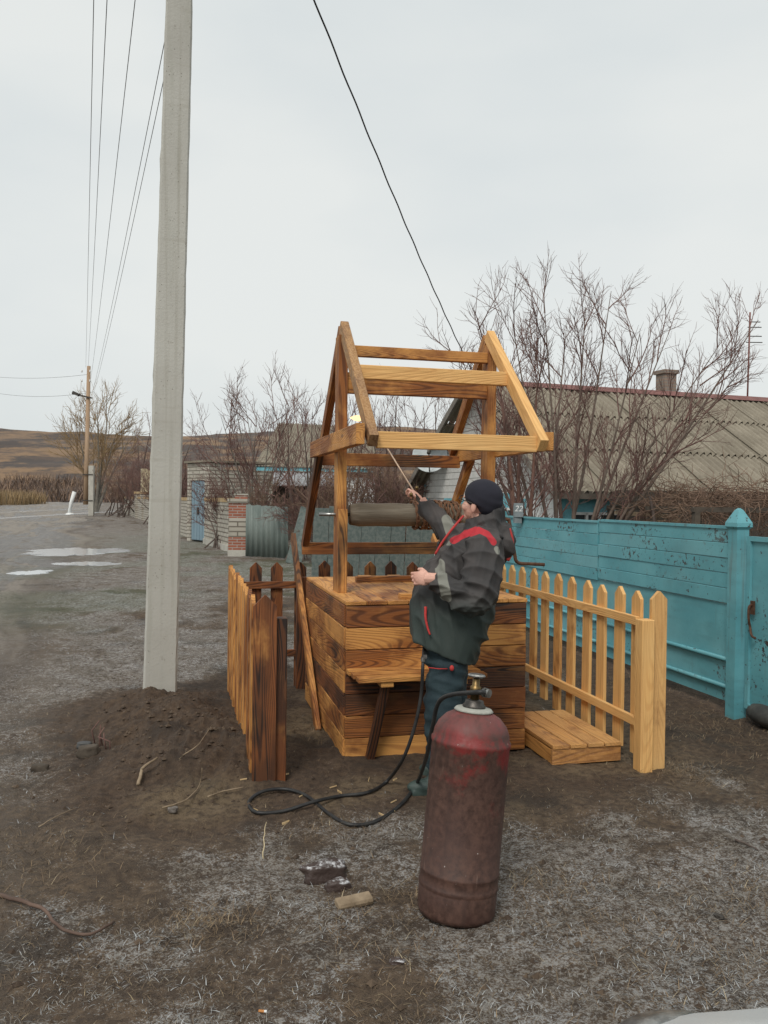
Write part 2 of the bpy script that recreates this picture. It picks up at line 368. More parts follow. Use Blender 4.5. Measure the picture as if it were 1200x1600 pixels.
def blades(name, label, pts, hgt, wid, lean, cols, mat, seed, cat, droop=.5):
    """one object of many thin bent blades: pts (n,3), cols list of (rgb, weight)"""
    r = np.random.default_rng(seed); n = len(pts); az = r.uniform(0, 2 * np.pi, n)
    h = r.uniform(*hgt, n); w = r.uniform(*wid, n); ln = r.uniform(*lean, n)
    dx, dy = np.cos(az), np.sin(az); sx, sy = -dy, dx
    P = np.asarray(pts); V = np.zeros((n, 5, 3))
    for k, (t, ww) in enumerate(((0, 1), (0, -1), (.55, .8), (.55, -.8), (1, 0))):
        ho = h * (np.sin(ln) * t * (1 + droop * t)); vz = h * np.cos(ln) * t * (1 - .35 * droop * t)
        V[:, k, 0] = P[:, 0] + dx * ho + sx * w * ww / 2; V[:, k, 1] = P[:, 1] + dy * ho + sy * w * ww / 2; V[:, k, 2] = P[:, 2] + vz - .004 * (t == 0)
    b = np.arange(n)[:, None] * 5
    q = (b + np.array([0, 1, 3, 2])); tr = (b + np.array([2, 3, 4]))
    me = bpy.data.meshes.new(name); me.vertices.add(n * 5); me.vertices.foreach_set('co', V.ravel())
    lv = np.concatenate([q.ravel(), tr.ravel()]); ls = np.concatenate([np.arange(n) * 4, n * 4 + np.arange(n) * 3])
    me.loops.add(len(lv)); me.loops.foreach_set('vertex_index', lv); me.polygons.add(2 * n); me.polygons.foreach_set('loop_start', ls); me.update(calc_edges=True)
    cw = np.array([c[1] for c in cols], float); ci = r.choice(len(cols), n, p=cw / cw.sum()) if not callable(cols) else None
    C = np.array([c[0] for c in cols])[ci] * r.uniform(.7, 1.25, (n, 1)); C = np.concatenate([C, np.ones((n, 1))], 1)
    at = me.attributes.new('tint', 'FLOAT_COLOR', 'POINT'); at.data.foreach_set('color', np.repeat(C, 5, 0).astype(np.float32).ravel())
    o = link(name, me, mat); return tag(o, label, cat, kind='stuff')
def tintmat(name, rough=.8):
    t = NT(name); return t.out(t.attr('tint').outputs['Color'], rough)
TINT = tintmat('dry_grass_blades')
def grass():
    r = np.random.default_rng(5)
    n = 420000; d = 1.2 + 15.5 * r.random(n) ** 1.25; a = r.uniform(-.62, .62, n); x = d * np.sin(a); y = d * np.cos(a)
    m = masks(x, y); u = (x - O.x) * EU.x + (y - O.y) * EU.y; v = (x - O.x) * DV.x + (y - O.y) * DV.y
    inbox = (u > -.02) & (u < 1.2) & (v > -.02) & (v < 1.65)
    cl = fbm(x, y, 3.5, 3, 91)
    keep = (r.random(n) < (1 - .85 * m['soil']) * (1 - .8 * m['road']) * np.clip((cl - .38) * 3, .08, .8)) & ~inbox
    fro = (m['frost'] + 1.4 * (fbm(x, y, 9, 2, 17) - .5)) > .62 + .7 * (r.random(n) - .5)
    for k, lab, cols in ((fro, 'frost covered pale dead grass matted over the ground', [((.38, .39, .39), 3), ((.24, .22, .19), 3), ((.14, .105, .07), 4)]),
                         (~fro, 'brown and straw coloured dead grass lying on the ground', [((.10, .07, .043), 4), ((.17, .12, .072), 3), ((.05, .035, .023), 3), ((.32, .25, .15), .5)])):
        s = keep & k; p = np.stack([x[s], y[s], gheight(x[s], y[s])], 1)
        blades('dead_grass', lab, p, (.008, .034), (.0013, .0032), (.85, 1.52), cols, TINT, 11, 'grass')
grass()
# tufts of longer dry grass along the blue fence, the corner post and the mound
def tufts():
    r = np.random.default_rng(8); P = []
    for c, s, n in [(W(1.95, -.55), .16, 900), (W(2.9, .3), .35, 1500), (W(2.95, 1.6), .3, 900), (W(3.0, -.5), .3, 900), (G(330, 1440), .10, 700), (G(1180, 1410), .2, 700), (G(520, 1300), .1, 300), (G(640, 1400), .12, 400), (G(850, 1390), .12, 400), (W(-.1, .6), .12, 150),
                    (G(60, 1350), .2, 500), (G(610, 1480), .2, 500), (G(990, 1500), .25, 700)]:
        q = r.normal(0, s, (n, 2)); P.append(np.stack([c.x + q[:, 0], c.y + q[:, 1]], 1))
    P = np.concatenate(P); p = np.stack([P[:, 0], P[:, 1], gheight(P[:, 0], P[:, 1])], 1)
    blades('grass_tuft', 'brown tufts of longer dead grass by the fences and stones', p, (.018, .065), (.0013, .0032), (.7, 1.5), [((.16, .11, .065), 4), ((.24, .17, .10), 3), ((.085, .058, .036), 3), ((.38, .31, .20), .5)], TINT, 4, 'grass')
tufts()
def clods():
    r = np.random.default_rng(31); m = MB()
    n = 0; proto = []
    for k in range(1800):
        t = r.random(); cx = POLE.x + .05 + t * (-.95 - POLE.x) + r.normal(0, .38); cy = POLE.y - .2 + t * (4.55 - POLE.y + .2) + r.normal(0, .42)
        if k > 1200: 
            g = G(r.uniform(0, 1200), r.uniform(1150, 1590)); cx, cy = g.x, g.y
        s = .003 + .020 * r.random() ** 4
        z = gz(cx, cy) + s * .05
        vs = [Vector((cx + s * r.uniform(.7, 1.3) * a, cy + s * r.uniform(.7, 1.3) * b, z + s * .7 * c)) for a, b, c in ((1, 0, 0), (-1, 0, 0), (0, 1, 0), (0, -1, 0), (.2, 0, 1), (0, 0, -1))]
        m.add(vs, [(0, 2, 4), (2, 1, 4), (1, 3, 4), (3, 0, 4), (2, 0, 5), (1, 2, 5), (3, 1, 5), (0, 3, 5)])
    tag(wbuild('soil_clods', m, nmat('dark_soil_clod', (.05, .033, .022), (.115, .08, .052), 20, .95, .3, 60, rand=False)), 'crumbs and clods of dark soil around the mound', 'soil', kind='stuff')
clods()

# road puddles and ice
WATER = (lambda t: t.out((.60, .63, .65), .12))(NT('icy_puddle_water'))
def puddle(k, label):
    cx, cy, rx, ry = PUD[k]; n = 110; vs = []
    for i in range(n):
        a = 2 * math.pi * i / n; q = (1.0 + .18 * math.sin(3 * a + k) + .12 * math.sin(7 * a + 2 * k) + .10 * math.sin(13 * a + k) + .09 * math.sin(23 * a + 3 * k)) * rnd.uniform(.86, 1.1); vs.append((cx + rx * q * math.cos(a), cy + ry * q * math.sin(a), 0))
    zf = lambda b: .006 * max(b - 30, 0) - .008; m = MB(); m.add([(a, b, zf(b)) for a, b, _ in vs], [tuple(range(n))]); m.add([(a, b, zf(b)) for a, b, _ in vs] + [(a, b, zf(b) - .06) for a, b, _ in vs], [(i, i + n, (i + 1) % n + n, (i + 1) % n) for i in range(n)])
    tag(build('puddle', m, WATER), label, 'puddle', 'puddles on the muddy road', 'structure')
for k, lab in enumerate(('large pale puddle across the muddy road', 'broad icy sheet of water between road ruts', 'small icy patch beside the wheel ruts', 'thin strip of water just below the large puddle', 'narrow frozen puddle on the near road edge')): puddle(k, lab)

# ---------------------------------------------------------------- hills, far fields
def hills():
    t = NT('steppe_hillside'); p = t.world()
    n = t.noise(t.scale(p, (.05, .012, .30)), 1.0, 6, .68); n2 = t.noise(t.scale(p, (.11, .11, .3)), 1, 5, .7)
    c = t.mix(t.rng(n, .44, .54), (.215, .135, .075), (.06, .047, .041)); c = t.mix(t.rng(n2, .45, .62, 0, .8), c, (.095, .066, .05))
    m = t.out(c, .95)
    nx, ny = 240, 50; X = np.linspace(-420, 560, nx); Y = np.linspace(118, 520, ny); xx, yy = np.meshgrid(X, Y)
    sx = xx / yy  # bearing
    crest = 33 + 6 * np.sin(xx * .012 + 1.2) - .045 * np.clip(xx + 190, 0, 400) + 7 * (fbm(xx, yy * .0, .012, 4, 2) - .5)
    h = crest * 1.13 * sstep(150, 420, yy) + 11 * (fbm(xx, yy, .02, 5, 6) - .5) * sstep(130, 220, yy) + .4
    i = np.arange(nx * ny).reshape(ny, nx); f = np.stack([i[:-1, :-1], i[:-1, 1:], i[1:, 1:], i[1:, :-1]], -1).reshape(-1, 4)
    me = bpy.data.meshes.new('hills'); me.from_pydata(np.stack([xx.ravel(), yy.ravel(), h.ravel()], 1).tolist(), [], f.tolist())
    tag(link('hills', me, m, smooth=True), 'low brown steppe hills on the horizon', 'hills', kind='structure')
    r = np.random.default_rng(3)
    hf = lambda x, y: (33 + 6 * np.sin(x * .012 + 1.2) - .045 * np.clip(x + 190, 0, 400)) * sstep(150, 420, y) + .4
    n = 16000; x = r.uniform(-62, -36, n) * 1.25; y = r.uniform(96, 112, n); x = x + .0
    blades('reed_bed', 'band of tall straw yellow reeds beyond the road', np.stack([x, y, np.full(n, .4)], 1), (1.2, 2.6), (.03, .09), (.02, .3), [((.34, .235, .12), 3), ((.25, .17, .085), 2), ((.20, .16, .10), 1)], TINT, 6, 'reeds')
    n = 60000; x = r.uniform(-150, 60, n); y = r.uniform(140, 215, n); cl = fbm(x, y, .05, 3, 4); k = cl > .47; x, y = x[k], y[k]
    blades('distant_scrub', 'far off brown scrub at the foot of the hills', np.stack([x, y, hf(x, y)], 1), (1.2, 4.6), (.06, .2), (.05, .7), [((.14, .095, .075), 3), ((.24, .155, .10), 3), ((.10, .075, .062), 2)], TINT, 7, 'scrub')
    n = 30000; x = r.uniform(-40, 25, n); y = r.uniform(88, 120, n); k = x > -.30 * y + 3; x, y = x[k], y[k]
    blades('distant_wood', 'red brown wood far behind the sheds', np.stack([x, y, np.full(len(x), .3)], 1), (2.0, 5.8), (.05, .16), (.05, .6), [((.13, .075, .06), 3), ((.095, .058, .05), 3), ((.17, .10, .075), 1)], TINT, 9, 'wood')
hills()

# ---------------------------------------------------------------- bare trees and bushes
def branch(mb, p, d, L, r0, r1, n, sides, r, wig, up):
    pts = [p.copy()]; d = d.normalized()
    for i in range(n):
        d = (d + Vector((r.gauss(0, wig), r.gauss(0, wig), r.gauss(0, wig) + up))).normalized(); pts.append(pts[-1] + d * (L / n))
    mb.tube(pts, [r0 + (r1 - r0) * i / n for i in range(n + 1)], sides, cap=False)
    return pts
def grow(tw, pts, r, lev, maxlev, L, rad, kids, spread, up, wig):
    """hang side shoots on a polyline"""
    n = kids[lev]; m = len(pts)
    for k in range(n):
        st_ = .36 if lev == 0 else .18; t = (st_ + (1 - st_) * (k + r.random()) / n) * (m - 1); i = min(int(t), m - 2); f = t - i
        p = pts[i].lerp(pts[i + 1], f); ax = (pts[i + 1] - pts[i]).normalized()
        q = ax.orthogonal().normalized(); q = Matrix.Rotation(r.uniform(0, 6.283), 3, ax) @ q
        a = r.uniform(.6, 1.25) * spread; d = ax * math.cos(a) + q * math.sin(a)
        l = L[lev] * r.uniform(.55, 1.25) * (1 - .35 * t / m); rr = rad[lev] * r.uniform(.7, 1.2)
        c = branch(tw, p, d, l, rr, rr * .4, 5 if lev < maxlev else 3, 4 if lev == 0 else 3, r, wig, up)
        if lev < maxlev: grow(tw, c, r, lev + 1, maxlev, L, rad, kids, spread, up, wig)
def tree(name, label, base, targets, r0, L, rad, kids, seed, bark=BARK, twig=TWIG, group=None, cat='tree', spread=.62, up=.065, wig=.085, fork=.0):
    r = random.Random(seed); base = Vector(base); t = thing(name, label, cat, base, 0, group); tr, tw = MB(), MB()
    for q in targets:
        q = Vector(q); mid = base.lerp(q, .4) + Vector((r.gauss(0, .08), r.gauss(0, .08), 0)) * (q - base).length * .4
        mid.z += (q - base).length * .03; s = Vector((base.x + r.gauss(0, fork), base.y + r.gauss(0, fork), base.z - .1))
        pts = catmull([s, mid, q], 7); ln = (q - base).length
        k = r.uniform(.8, 1.15); tr.tube(pts, [max(.004, r0 * k * (1 - .9 * i / (len(pts) - 1))) for i in range(len(pts))], 6, cap=False)
        grow(tw, pts, r, 0, len(kids) - 1, [l for l in L], rad, kids, spread, up, wig)
    wbuild('trunk', tr, bark, t, True); wbuild('crown', tw, twig, t, True); return t
Yt = 11.6
bt = AT(872, 800, Yt); bt.z = 0
tg = [AT(x, y, Yt + dy) for x, y, dy in [(722, 560, -.3), (745, 510, .6), (800, 500, .2), (850, 470, -.5), (885, 510, 1.0), (915, 480, .2), (955, 455, .5), (1000, 520, -.6), (1045, 520, .7), (1095, 600, -.5), (1130, 530, -.1), (1185, 500, .2), (1140, 600, .6), (770, 570, -.6), (830, 520, .9)]]
tree('fruit_tree', 'large bare many stemmed fruit tree behind the turquoise fence', bt, tg, .042, (1.0, .48, .24), (.0095, .005, .0032), (11, 7, 4), 5, nmat('brown_grey_bark', (.13, .095, .075), (.19, .145, .115), 3, .9, .3, 20), TWIG, fork=.12)
b2 = AT(806, 800, 11.0); b2.z = 0
tree('young_tree', 'slender bare tree with reddish trunk behind the number plate post', b2, [AT(x, y, 11 + d) for x, y, d in [(812, 620, .3), (780, 590, -.3), (840, 580, .5), (760, 660, .2)]], .055, (.9, .4, .2), (.012, .006, .004), (9, 6, 3), 15, nmat('reddish_bark', (.14, .07, .05), (.20, .11, .08), 4, .9, .3, 20), TWIG)
def fan(px, py, Y, tops, **k):
    b = AT(px, py, Y); b.z = gz(b.x, b.y); return b, [AT(x, y, Y + rnd.uniform(-1, 1)) for x, y in tops]
b, tg = fan(395, 790, 25, [(325, 680), (345, 650), (368, 632), (382, 625), (402, 640), (428, 636), (452, 630), (335, 715), (470, 670)])
tree('wild_plum_tree', 'bare fan shaped tree growing over the corrugated sheet', b, tg, .055, (1.5, .7, .4), (.014, .008, .006), (7, 6, 3), 21, BARKG, TWIG, fork=.12)
for i, (px, Y, tops, lab) in enumerate([
        (475, 30, [(450, 630), (470, 600), (488, 612), (505, 640), (435, 660)], 'bare tree standing in front of the slate roofed far house'),
        (545, 32, [(520, 640), (545, 612), (570, 630), (590, 660), (530, 600)], 'bare tree seen through the left gable of the well'),
        (612, 33, [(580, 640), (600, 610), (618, 600), (640, 625), (560, 660)], 'bare tree rising behind the windlass drum of the well'),
        (676, 34, [(640, 640), (662, 605), (680, 595), (705, 612), (722, 640)], 'bare dark tree beside the satellite dish'),
        (270, 48, [(230, 690), (250, 655), (275, 640), (300, 655), (320, 690)], 'bare tree behind the concrete pole and brick wall'),
        (222, 60, [(195, 690), (215, 650), (235, 640), (250, 670), (180, 720)], 'bare grey tree near the far end of the brick wall')]):
    b, tg = fan(px, 780, Y, [(x_, y_ + 32) for x_, y_ in tops])
    tree('garden_tree', lab, b, tg, .003 * Y * .9, (1.6, .8, .45), (.016, .010, .007), (7, 6, 3), 40 + i, BARK, TWIG, 'bare garden trees behind the sheds')
b, tg = fan(150, 790, 72, [(118, 660), (135, 645), (152, 640), (170, 640), (188, 655), (200, 690), (110, 700)])
tree('willow_tree', 'ochre twigged willow beside the far wooden pole', b, tg, .16, (3.4, 1.9, 1.0), (.04, .024, .018), (7, 6, 4), 77, BARKG, TWIGY)
def bush(label, px, Y, w, h, n, seed, twig=TWIG, cat='bush', group='leafless bushes'):
    r = random.Random(seed); b = AT(px, 790, Y); b.z = gz(b.x, b.y); tg = []
    for k in range(n): 
        a = r.uniform(0, 6.283); tg.append(b + Vector((math.cos(a) * w * r.uniform(.2, 1), math.sin(a) * w * r.uniform(.2, .7), h * r.uniform(.6, 1.1))))
    tree('leafless_bush', label, b, tg, .012 + .0006 * Y, (h * .45, h * .24, h * .12), (.012, .008, .006), (7, 5, 3), seed, BARK, twig, group, cat, .8, .05, .16, w * .3)
for i, (px, Y, w, h, lab) in enumerate([(345, 26.5, 1.2, 1.9, 'leafless bush behind the white brick wall by the blue door'), (430, 24.5, 1.1, 1.9, 'leafless bush right behind the corrugated sheet'), (480, 22, 1.0, 2.0, 'leafless bush above the leaning grey boards'), (530, 21, 1.1, 2.1, 'leafless bush behind the left post of the well'), (585, 21, 1.1, 2.1, 'leafless bush seen above the windlass drum'), (640, 21.5, 1.0, 2.3, 'leafless bush beside the far corner of the white house'), (205, 58, 3.0, 4.2, 'dark leafless thicket at the end of the brick wall'), (185, 62, 2.5, 3.4, 'low leafless thicket beside the far wooden pole'), (250, 46, 2.5, 3.6, 'leafless thicket behind the concrete pole')]):
    bush(lab, px, Y, w, h, 11, 60 + i, [TWIG, TWIGB][i % 2])

# ---------------------------------------------------------------- poles and wires
cp = thing('concrete_pole', 'tall tapered concrete utility pole standing in a soil mound', 'pole', (POLE.x, POLE.y, 0), R(16))
def pole_mesh():
    t = NT('pole_concrete'); v = t.obj()
    c = t.mix(t.rng(t.noise(v, 1.3, 5), .3, .7), (.41, .40, .36), (.49, .485, .44)); c = t.mix(t.rng(t.noise(t.scale(v, (6, 6, .5)), 3, 4), .5, .8, 0, .5), c, (.36, .36, .31))
    c = t.mix(t.rng(t.noise(v, 18, 5, .7), .62, .7, 0, .7), c, (.27, .25, .21)); 
    st = t.noise(t.scale(v, (16, 16, .35)), 1.0, 4, .6); c = t.mix(t.rng(st, .52, .72, 0, .5), c, (.29, .275, .225))
    pit = t.new('TexVoronoi', {'Vector': v, 'Scale': 34.}).outputs['Distance']; pm_ = t.math('MULTIPLY', t.rng(pit, .10, .16, 1, 0), t.rng(t.noise(v, 5, 2), .5, .6)); c = t.mix(pm_, c, (.2, .185, .155))
    c = t.mix(t.rng(t.noise(t.scale(v, (1, 1, 14)), 1.2, 3), .60, .66, 0, .25), c, (.33, .31, .26))
    t.bump(t.math('SUBTRACT', t.noise(v, 50, 4), pm_), .4, .006); mat = t.out(c, .88)
    m = MB(); rings = []
    for k in range(90):
        z = -.3 + 8.4 * k / 89; w = .124 - .0048 * z; d = .10 - .005 * z; x = .0195 * z; b = .014; q = lambda: rnd.gauss(0, .0012) - (.008 * rnd.random() if rnd.random() < .05 else 0)
        rings.append([(x + sx * w + q() + ox, sy * d + oy, z) for sx, sy, ox, oy in ((-1, -1, 0, b), (-1, -1, b, 0), (1, -1, -b, 0), (1, -1, 0, b), (1, 1, 0, -b), (1, 1, -b, 0), (-1, 1, b, 0), (-1, 1, 0, -b))])
    m.loft(rings); return m, mat
m, PC = pole_mesh(); build('shaft', m, PC, cp)
top = Vector((POLE.x + .15, POLE.y, 7.75))
crossx = [AT(x, -384, POLE.y).x for x in (165, 200, 275, 375, 395)]
arm = wbuild('crossarm', MB().box(((crossx[0] + crossx[-1]) / 2, POLE.y - .12, 7.55), (crossx[-1] - crossx[0] + .25, .08, .08)), RUST, cp)
for x in crossx: wbuild('insulator', MB().lathe([(.018, 0), (.05, .03), (.045, .07), (.03, .09), (.035, .12), (.01, .14)], 12, Matrix.Translation((x, POLE.y - .12, 7.59))), WHITEP, cp, True)
fb = G(135, 803); fb = AT(134, 803, 61); fb.z = gz(fb.x, fb.y)
fp = thing('wooden_pole', 'far wooden utility pole strapped to a concrete stub', 'pole', fb)
H2 = AT(135, 572, 61).z
WOODP = nmat('bleached_pole_wood', (.36, .24, .15), (.46, .32, .21), 1, .9, .2, 6, (4, 4, .3))
build('shaft', MB().tube([(0, 0, .8), (.06, 0, 5), (.15, 0, H2 - fb.z)], [.19, .165, .13], 12), WOODP, fp, None, True)
build('stub', MB().box((.45, -.12, 1.7), (.36, .28, 3.9)), CONC, fp)
for z in (1.1, 3.0): build('strap', MB().box((.22, -.06, z), (.75, .5, .06)), DARKST, fp)
build('crossarm', MB().box((-.25, -.2, H2 - fb.z - 2.2), (1.5, .1, .1), Matrix.Rotation(R(12), 3, 'Y')).box((-.7, -.2, H2 - fb.z - 2.05), (.5, .3, .2), Matrix.Rotation(R(25), 3, 'Y')), DARKST, fp)
for k, x in enumerate((-.35, .4, -.35, .4)): build('insulator', MB().lathe([(.02, 0), (.07, .05), (.06, .16), (.02, .2)], 8, Matrix.Translation((x * .8, -.2, H2 - fb.z - .5 - .7 * (k // 2)))), WHITEP, fp)
def wire(name, label, a, b, sag, r, mat=WIRE, n=40, group='overhead wires', tw=0):
    a, b = Vector(a), Vector(b); pts = []
    for i in range(n + 1):
        t = i / n; p = a.lerp(b, t); p.z -= 4 * sag * t * (1 - t)
        if tw: p += Vector((math.sin(t * 90), 0, math.cos(t * 90))) * tw
        pts.append(p)
    tag(wbuild(name, MB().tube(pts, r, 5), mat, None, True), label, 'wire', group)
ends = [AT(x, y, 61) for x, y in ((134, 574), (137, 585), (141, 598), (146, 606), (147, 612))]
for i, x in enumerate(crossx):
    o_ = ['outermost overhead wire from the concrete pole to the far wooden pole', 'second overhead wire inside the outermost one', 'middle overhead wire spanning the two poles', 'upper of two close overhead wires meeting the concrete pole', 'lower of two close overhead wires meeting the concrete pole'][i]
    wire('overhead_wire', o_, (x, POLE.y - .12, 7.72), ends[i], .35, .006)
wire('overhead_wire', 'upper wire leaving the far wooden pole across the field', ends[1], AT(-40, 585, 70), .3, .012)
wire('overhead_wire', 'lower wire leaving the far wooden pole across the field', ends[4], AT(-40, 607, 70), .5, .012)
wire('overhead_wire', 'service wire dropping from the far wooden pole to the trees', AT(146, 612, 61), AT(285, 740, 45), .3, .012)
wire('service_cable', 'thick black twisted cable running down to the white house gable', top + Vector((.1, -.1, -.25)), AT(757, 618, 18.6), .28, .010, RUBBER, 90, None, .004)
# leaning white marker on the road verge
lw = AT(108, 794, 64); lw.z = gz(lw.x, lw.y)
mk = thing('leaning_post', 'short white pipe leaning on the verge by the far wooden pole', 'post', lw)
build('pipe', MB().tube([(0, 0, -.1), (.15, 0, .9), (.4, 0, 1.75)], [.14, .13, .15], 10), WHITEP, mk, None, True); build('footing', MB().ell((.05, 0, .02), (.32, .3, .12)), WHITEP, mk, None, True)

# ---------------------------------------------------------------- the well
well = thing('well', 'new wooden well with scorched plank box and open gable frame', 'well', O, TA)
BX, BD, BH = 1.175, 1.6, .952
def bd(name, p0, p1, w, t, wd, burn=.5, parent=None, **k): return board(name, parent or well, p0, p1, w, t, wd, TIMBER, burn, **k)
nails = MB()
for i in range(7):
    z = .068 + i * .1355; j = rnd.uniform(-.003, .003)
    b = bd('wall_board', (-.002 + j, -.0, z), (BX + .002 + j, -.0, z), .1305, .026, (0, 0, 1), [.34, .68, .80, .88, .48, .42, .80][i])
    m = MB()
    for sx in (-.55, .55):
        for sz in (-.03, .035): m.add(*(lambda q: (q.v, q.f))(MB().lathe([(.0001, .0), (.0055, .0), (.0055, .003), (.0001, .0035)], 8, Matrix.Translation((sx + rnd.gauss(0, .006), sz, -.013)) @ Matrix.Rotation(math.pi, 4, 'X'))))
    build('nails', m, DARKST, b)
    bd('wall_board', (.0, .016, z + .002), (.0, BD - .014, z + .002), .1305, .026, (0, 0, 1), [.40, .72, .88, .56, .66, .46, .74][i])
    bd('wall_board', (BX, .016, z + .002), (BX, BD - .014, z + .002), .1305, .026, (0, 0, 1), rnd.uniform(.3, .6))
    bd('wall_board', (-.01, BD, z), (BX + .01, BD, z), .1305, .026, (0, 0, 1), rnd.uniform(.3, .6))
for i in range(9):
    u = .058 + i * .1325; bd('top_board', (u, -.012, BH + .012), (u, BD + .012, BH + .012), .129, .024, (1, 0, 0), rnd.choice([.22, .40, .30, .48]))
ZT = BH + .024
bd('lid_batten', (.30, 1.16, ZT + .022), (.92, 1.16, ZT + .022), .06, .045, (0, 1, 0), .6)
bd('lid_batten', (.36, .10, ZT + .016), (.92, .10, ZT + .016), .07, .032, (0, 1, 0), .35)
for u in (.42, .66, .88): bd('hinge_block', (u - .05, 1.4, ZT + .014), (u + .05, 1.4, ZT + .014), .06, .028, (0, 1, 0), .45)
VM = .56
pl = bd('post', (.058, VM, BH - .3), (.058, VM, 2.70), .062, .13, (1, 0, 0), .62)
bd('post_cheek', (.06, VM - .086, ZT), (.06, VM - .086, 1.535), .062, .04, (1, 0, 0), .55)
pr = bd('post', (1.118, VM, BH - .3), (1.118, VM, 2.70), .062, .13, (1, 0, 0), .58)
bd('post_cheek', (1.118, VM - .086, ZT), (1.118, VM - .086, 1.535), .062, .04, (1, 0, 0), .15)
AZ = 2.765
for u, bf, br, wf in ((.068, .35, .7, .55), (1.112, -.1, .55, 0)):
    bd('rafter', (u, VM - .005, AZ), (u, -.37, 1.935), .055, .085, (1, 0, 0), bf, weath=wf)
    bd('rafter', (u - .002, VM + .02, AZ - .015), (u - .002, 1.36, 1.985), .05, .085, (1, 0, 0), br)
bd('tie_beam', (-.004, -.36, 1.975), (-.004, 1.36, 1.975), .12, .05, (0, 0, 1), .5)
bd('tie_beam', (1.165, -.35, 1.965), (1.165, 1.36, 1.965), .11, .05, (0, 0, 1), .35)
bd('ridge_beam', (.095, VM - .03, 2.60), (1.085, VM - .03, 2.60), .05, .072, (0, 1, 0), .56)
bd('purlin', (.095, .17, 2.405), (1.09, .17, 2.405), .052, .088, (0, 1, 0), -.25)
bd('cross_beam', (.088, VM - .02, 2.385), (1.088, VM - .02, 2.385), .14, .05, (0, 0, 1), .66)
bd('purlin', (.10, -.315, 1.945), (1.085, -.315, 1.945), .095, .052, (0, 0, 1), -.2)
bd('purlin', (.03, 1.28, 1.905), (1.15, 1.28, 1.905), .095, .05, (0, 0, 1), .66)
for u in (-.012, 1.185):
    bd('rear_strut', (u + .03, 1.19, 1.95), (u + .03, 1.90, 1.20), .055, .08, (1, 0, 0), .8 if u < 0 else .45)
    bd('side_brace', (u - (.034 if u < 0 else -.034), .74, -.03), (u - (.034 if u < 0 else -.034), 2.16, 1.275), .038, .085, (1, 0, 0), .62 if u < 0 else .4)
bd('rear_rail', (-.01, 1.86, 1.19), (1.19, 1.86, 1.19), .10, .045, (0, 0, 1), .7)
# windlass
dm = MB(); n = 20; rings = []
for k in range(15):
    x = .125 + .925 * k / 14; rr = .079 + .002 * math.sin(k * 1.7) - (.010 if k in (0, 14) else 0)
    rings.append([(x, VM + rr * (1 + .02 * math.sin(3 * j)) * math.cos(2 * math.pi * j / n), 1.497 + rr * math.sin(2 * math.pi * j / n)) for j in range(n)])
dm.loft(rings); drum = build('windlass_drum', dm, LOG, well, None, True)
ch = MB(); 
for k in range(16):
    x0 = .55 + .022 * k + rnd.gauss(0, .006); rr = .092 + .012 * rnd.random(); pts = [Vector((x0 + .034 * t / 14 + rnd.gauss(0, .003), VM + rr * math.cos(6.283 * t / 14), 1.497 + rr * math.sin(6.283 * t / 14))) for t in range(15)]
    for a, b in zip(pts[:-1], pts[1:]):
        d = (b - a).normalized(); ch.tube([a - d * .009, a.lerp(b, .5) + Vector((rnd.choice((-1, 1)) * .006, 0, 0)), b + d * .006], [.006, .0085, .006], 5)
build('chain', ch, nmat('rusty_chain', (.10, .045, .022), (.20, .095, .045), 30, .75, .3, 90, rand=False), drum)
build('axle', MB().tube([(-.085, VM, 1.497), (.13, VM, 1.497)], .0125, 10), CHROME, well, None, True)
build('crank_handle', MB().tube(catmull([(1.03, VM, 1.485), (1.2, VM, 1.475), (1.272, VM, 1.47), (1.288, VM, 1.44), (1.33, VM, 1.22), (1.343, VM, 1.175), (1.375, VM, 1.157), (1.46, VM, 1.152), (1.56, VM, 1.147)], 5), .0125, 10), RUST, well, None, True)
# bench on the front of the box
bf = MB()
for u in (.20, .66): bf.box((u, -.13, .512), (.075, .24, .03))
bench = build('bench', bf, TIMBER, well); bench['burn'] = .25; bench['weath'] = 0.
for k, (v, z) in enumerate(((-.05, .552), (-.135, .547), (-.222, .542))): bd('slat', (.0 + .012 * k, v, z), (.80 + .01 * k, v, z), .078, .03, (0, 1, 0), .42, bench)
for u in (.20, .66): bd('brace', (u, -.2, .495), (u - .055, -.034, .0), .05, .045, (1, 0, 0), 1.15, bench)

# ---------------------------------------------------------------- picket fences, step
def picket(parent, u, v, facing, h=1.06, w=.1, burn=0., z0=.0, t=.022, tilt=0., weath=0.):
    m = MB(); s = w * .5; b = .0015
    prof = [(z0 - .03, -w / 2), (z0 - .03, w / 2), (h - s * .95, w / 2), (h, .004), (h, -.004), (h - s * .95, -w / 2)]
    m.add([(a, y, -t / 2) for a, y in prof] + [(a, y, t / 2) for a, y in prof], [(5, 4, 3, 2, 1, 0), (6, 7, 8, 9, 10, 11)] + [(i, (i + 1) % 6, (i + 1) % 6 + 6, i + 6) for i in range(6)])
    wd = Vector((0, 1, 0)) if facing == 'u' else Vector((1, 0, 0)); x = Vector((0, 0, 1)); z = x.cross(wd)
    M = Matrix((x, wd, z)).transposed().to_4x4(); M.translation = (u, v, 0)
    o = build('picket', m, TIMBER, parent, M @ Matrix.Rotation(tilt, 4, 'Z')); o['burn'] = float(burn); o['weath'] = float(weath); return o
F1 = thing('picket_fence', 'scorched picket fence between the well and the concrete pole', 'fence', O, TA, 'picket fences round the well')
F2 = thing('picket_fence', 'dark scorched picket fence behind the well box', 'fence', O, TA, 'picket fences round the well')
F3 = thing('picket_fence', 'fresh pale picket fence between the well and the turquoise fence', 'fence', O, TA, 'picket fences round the well')
J = lambda s: rnd.gauss(0, s)
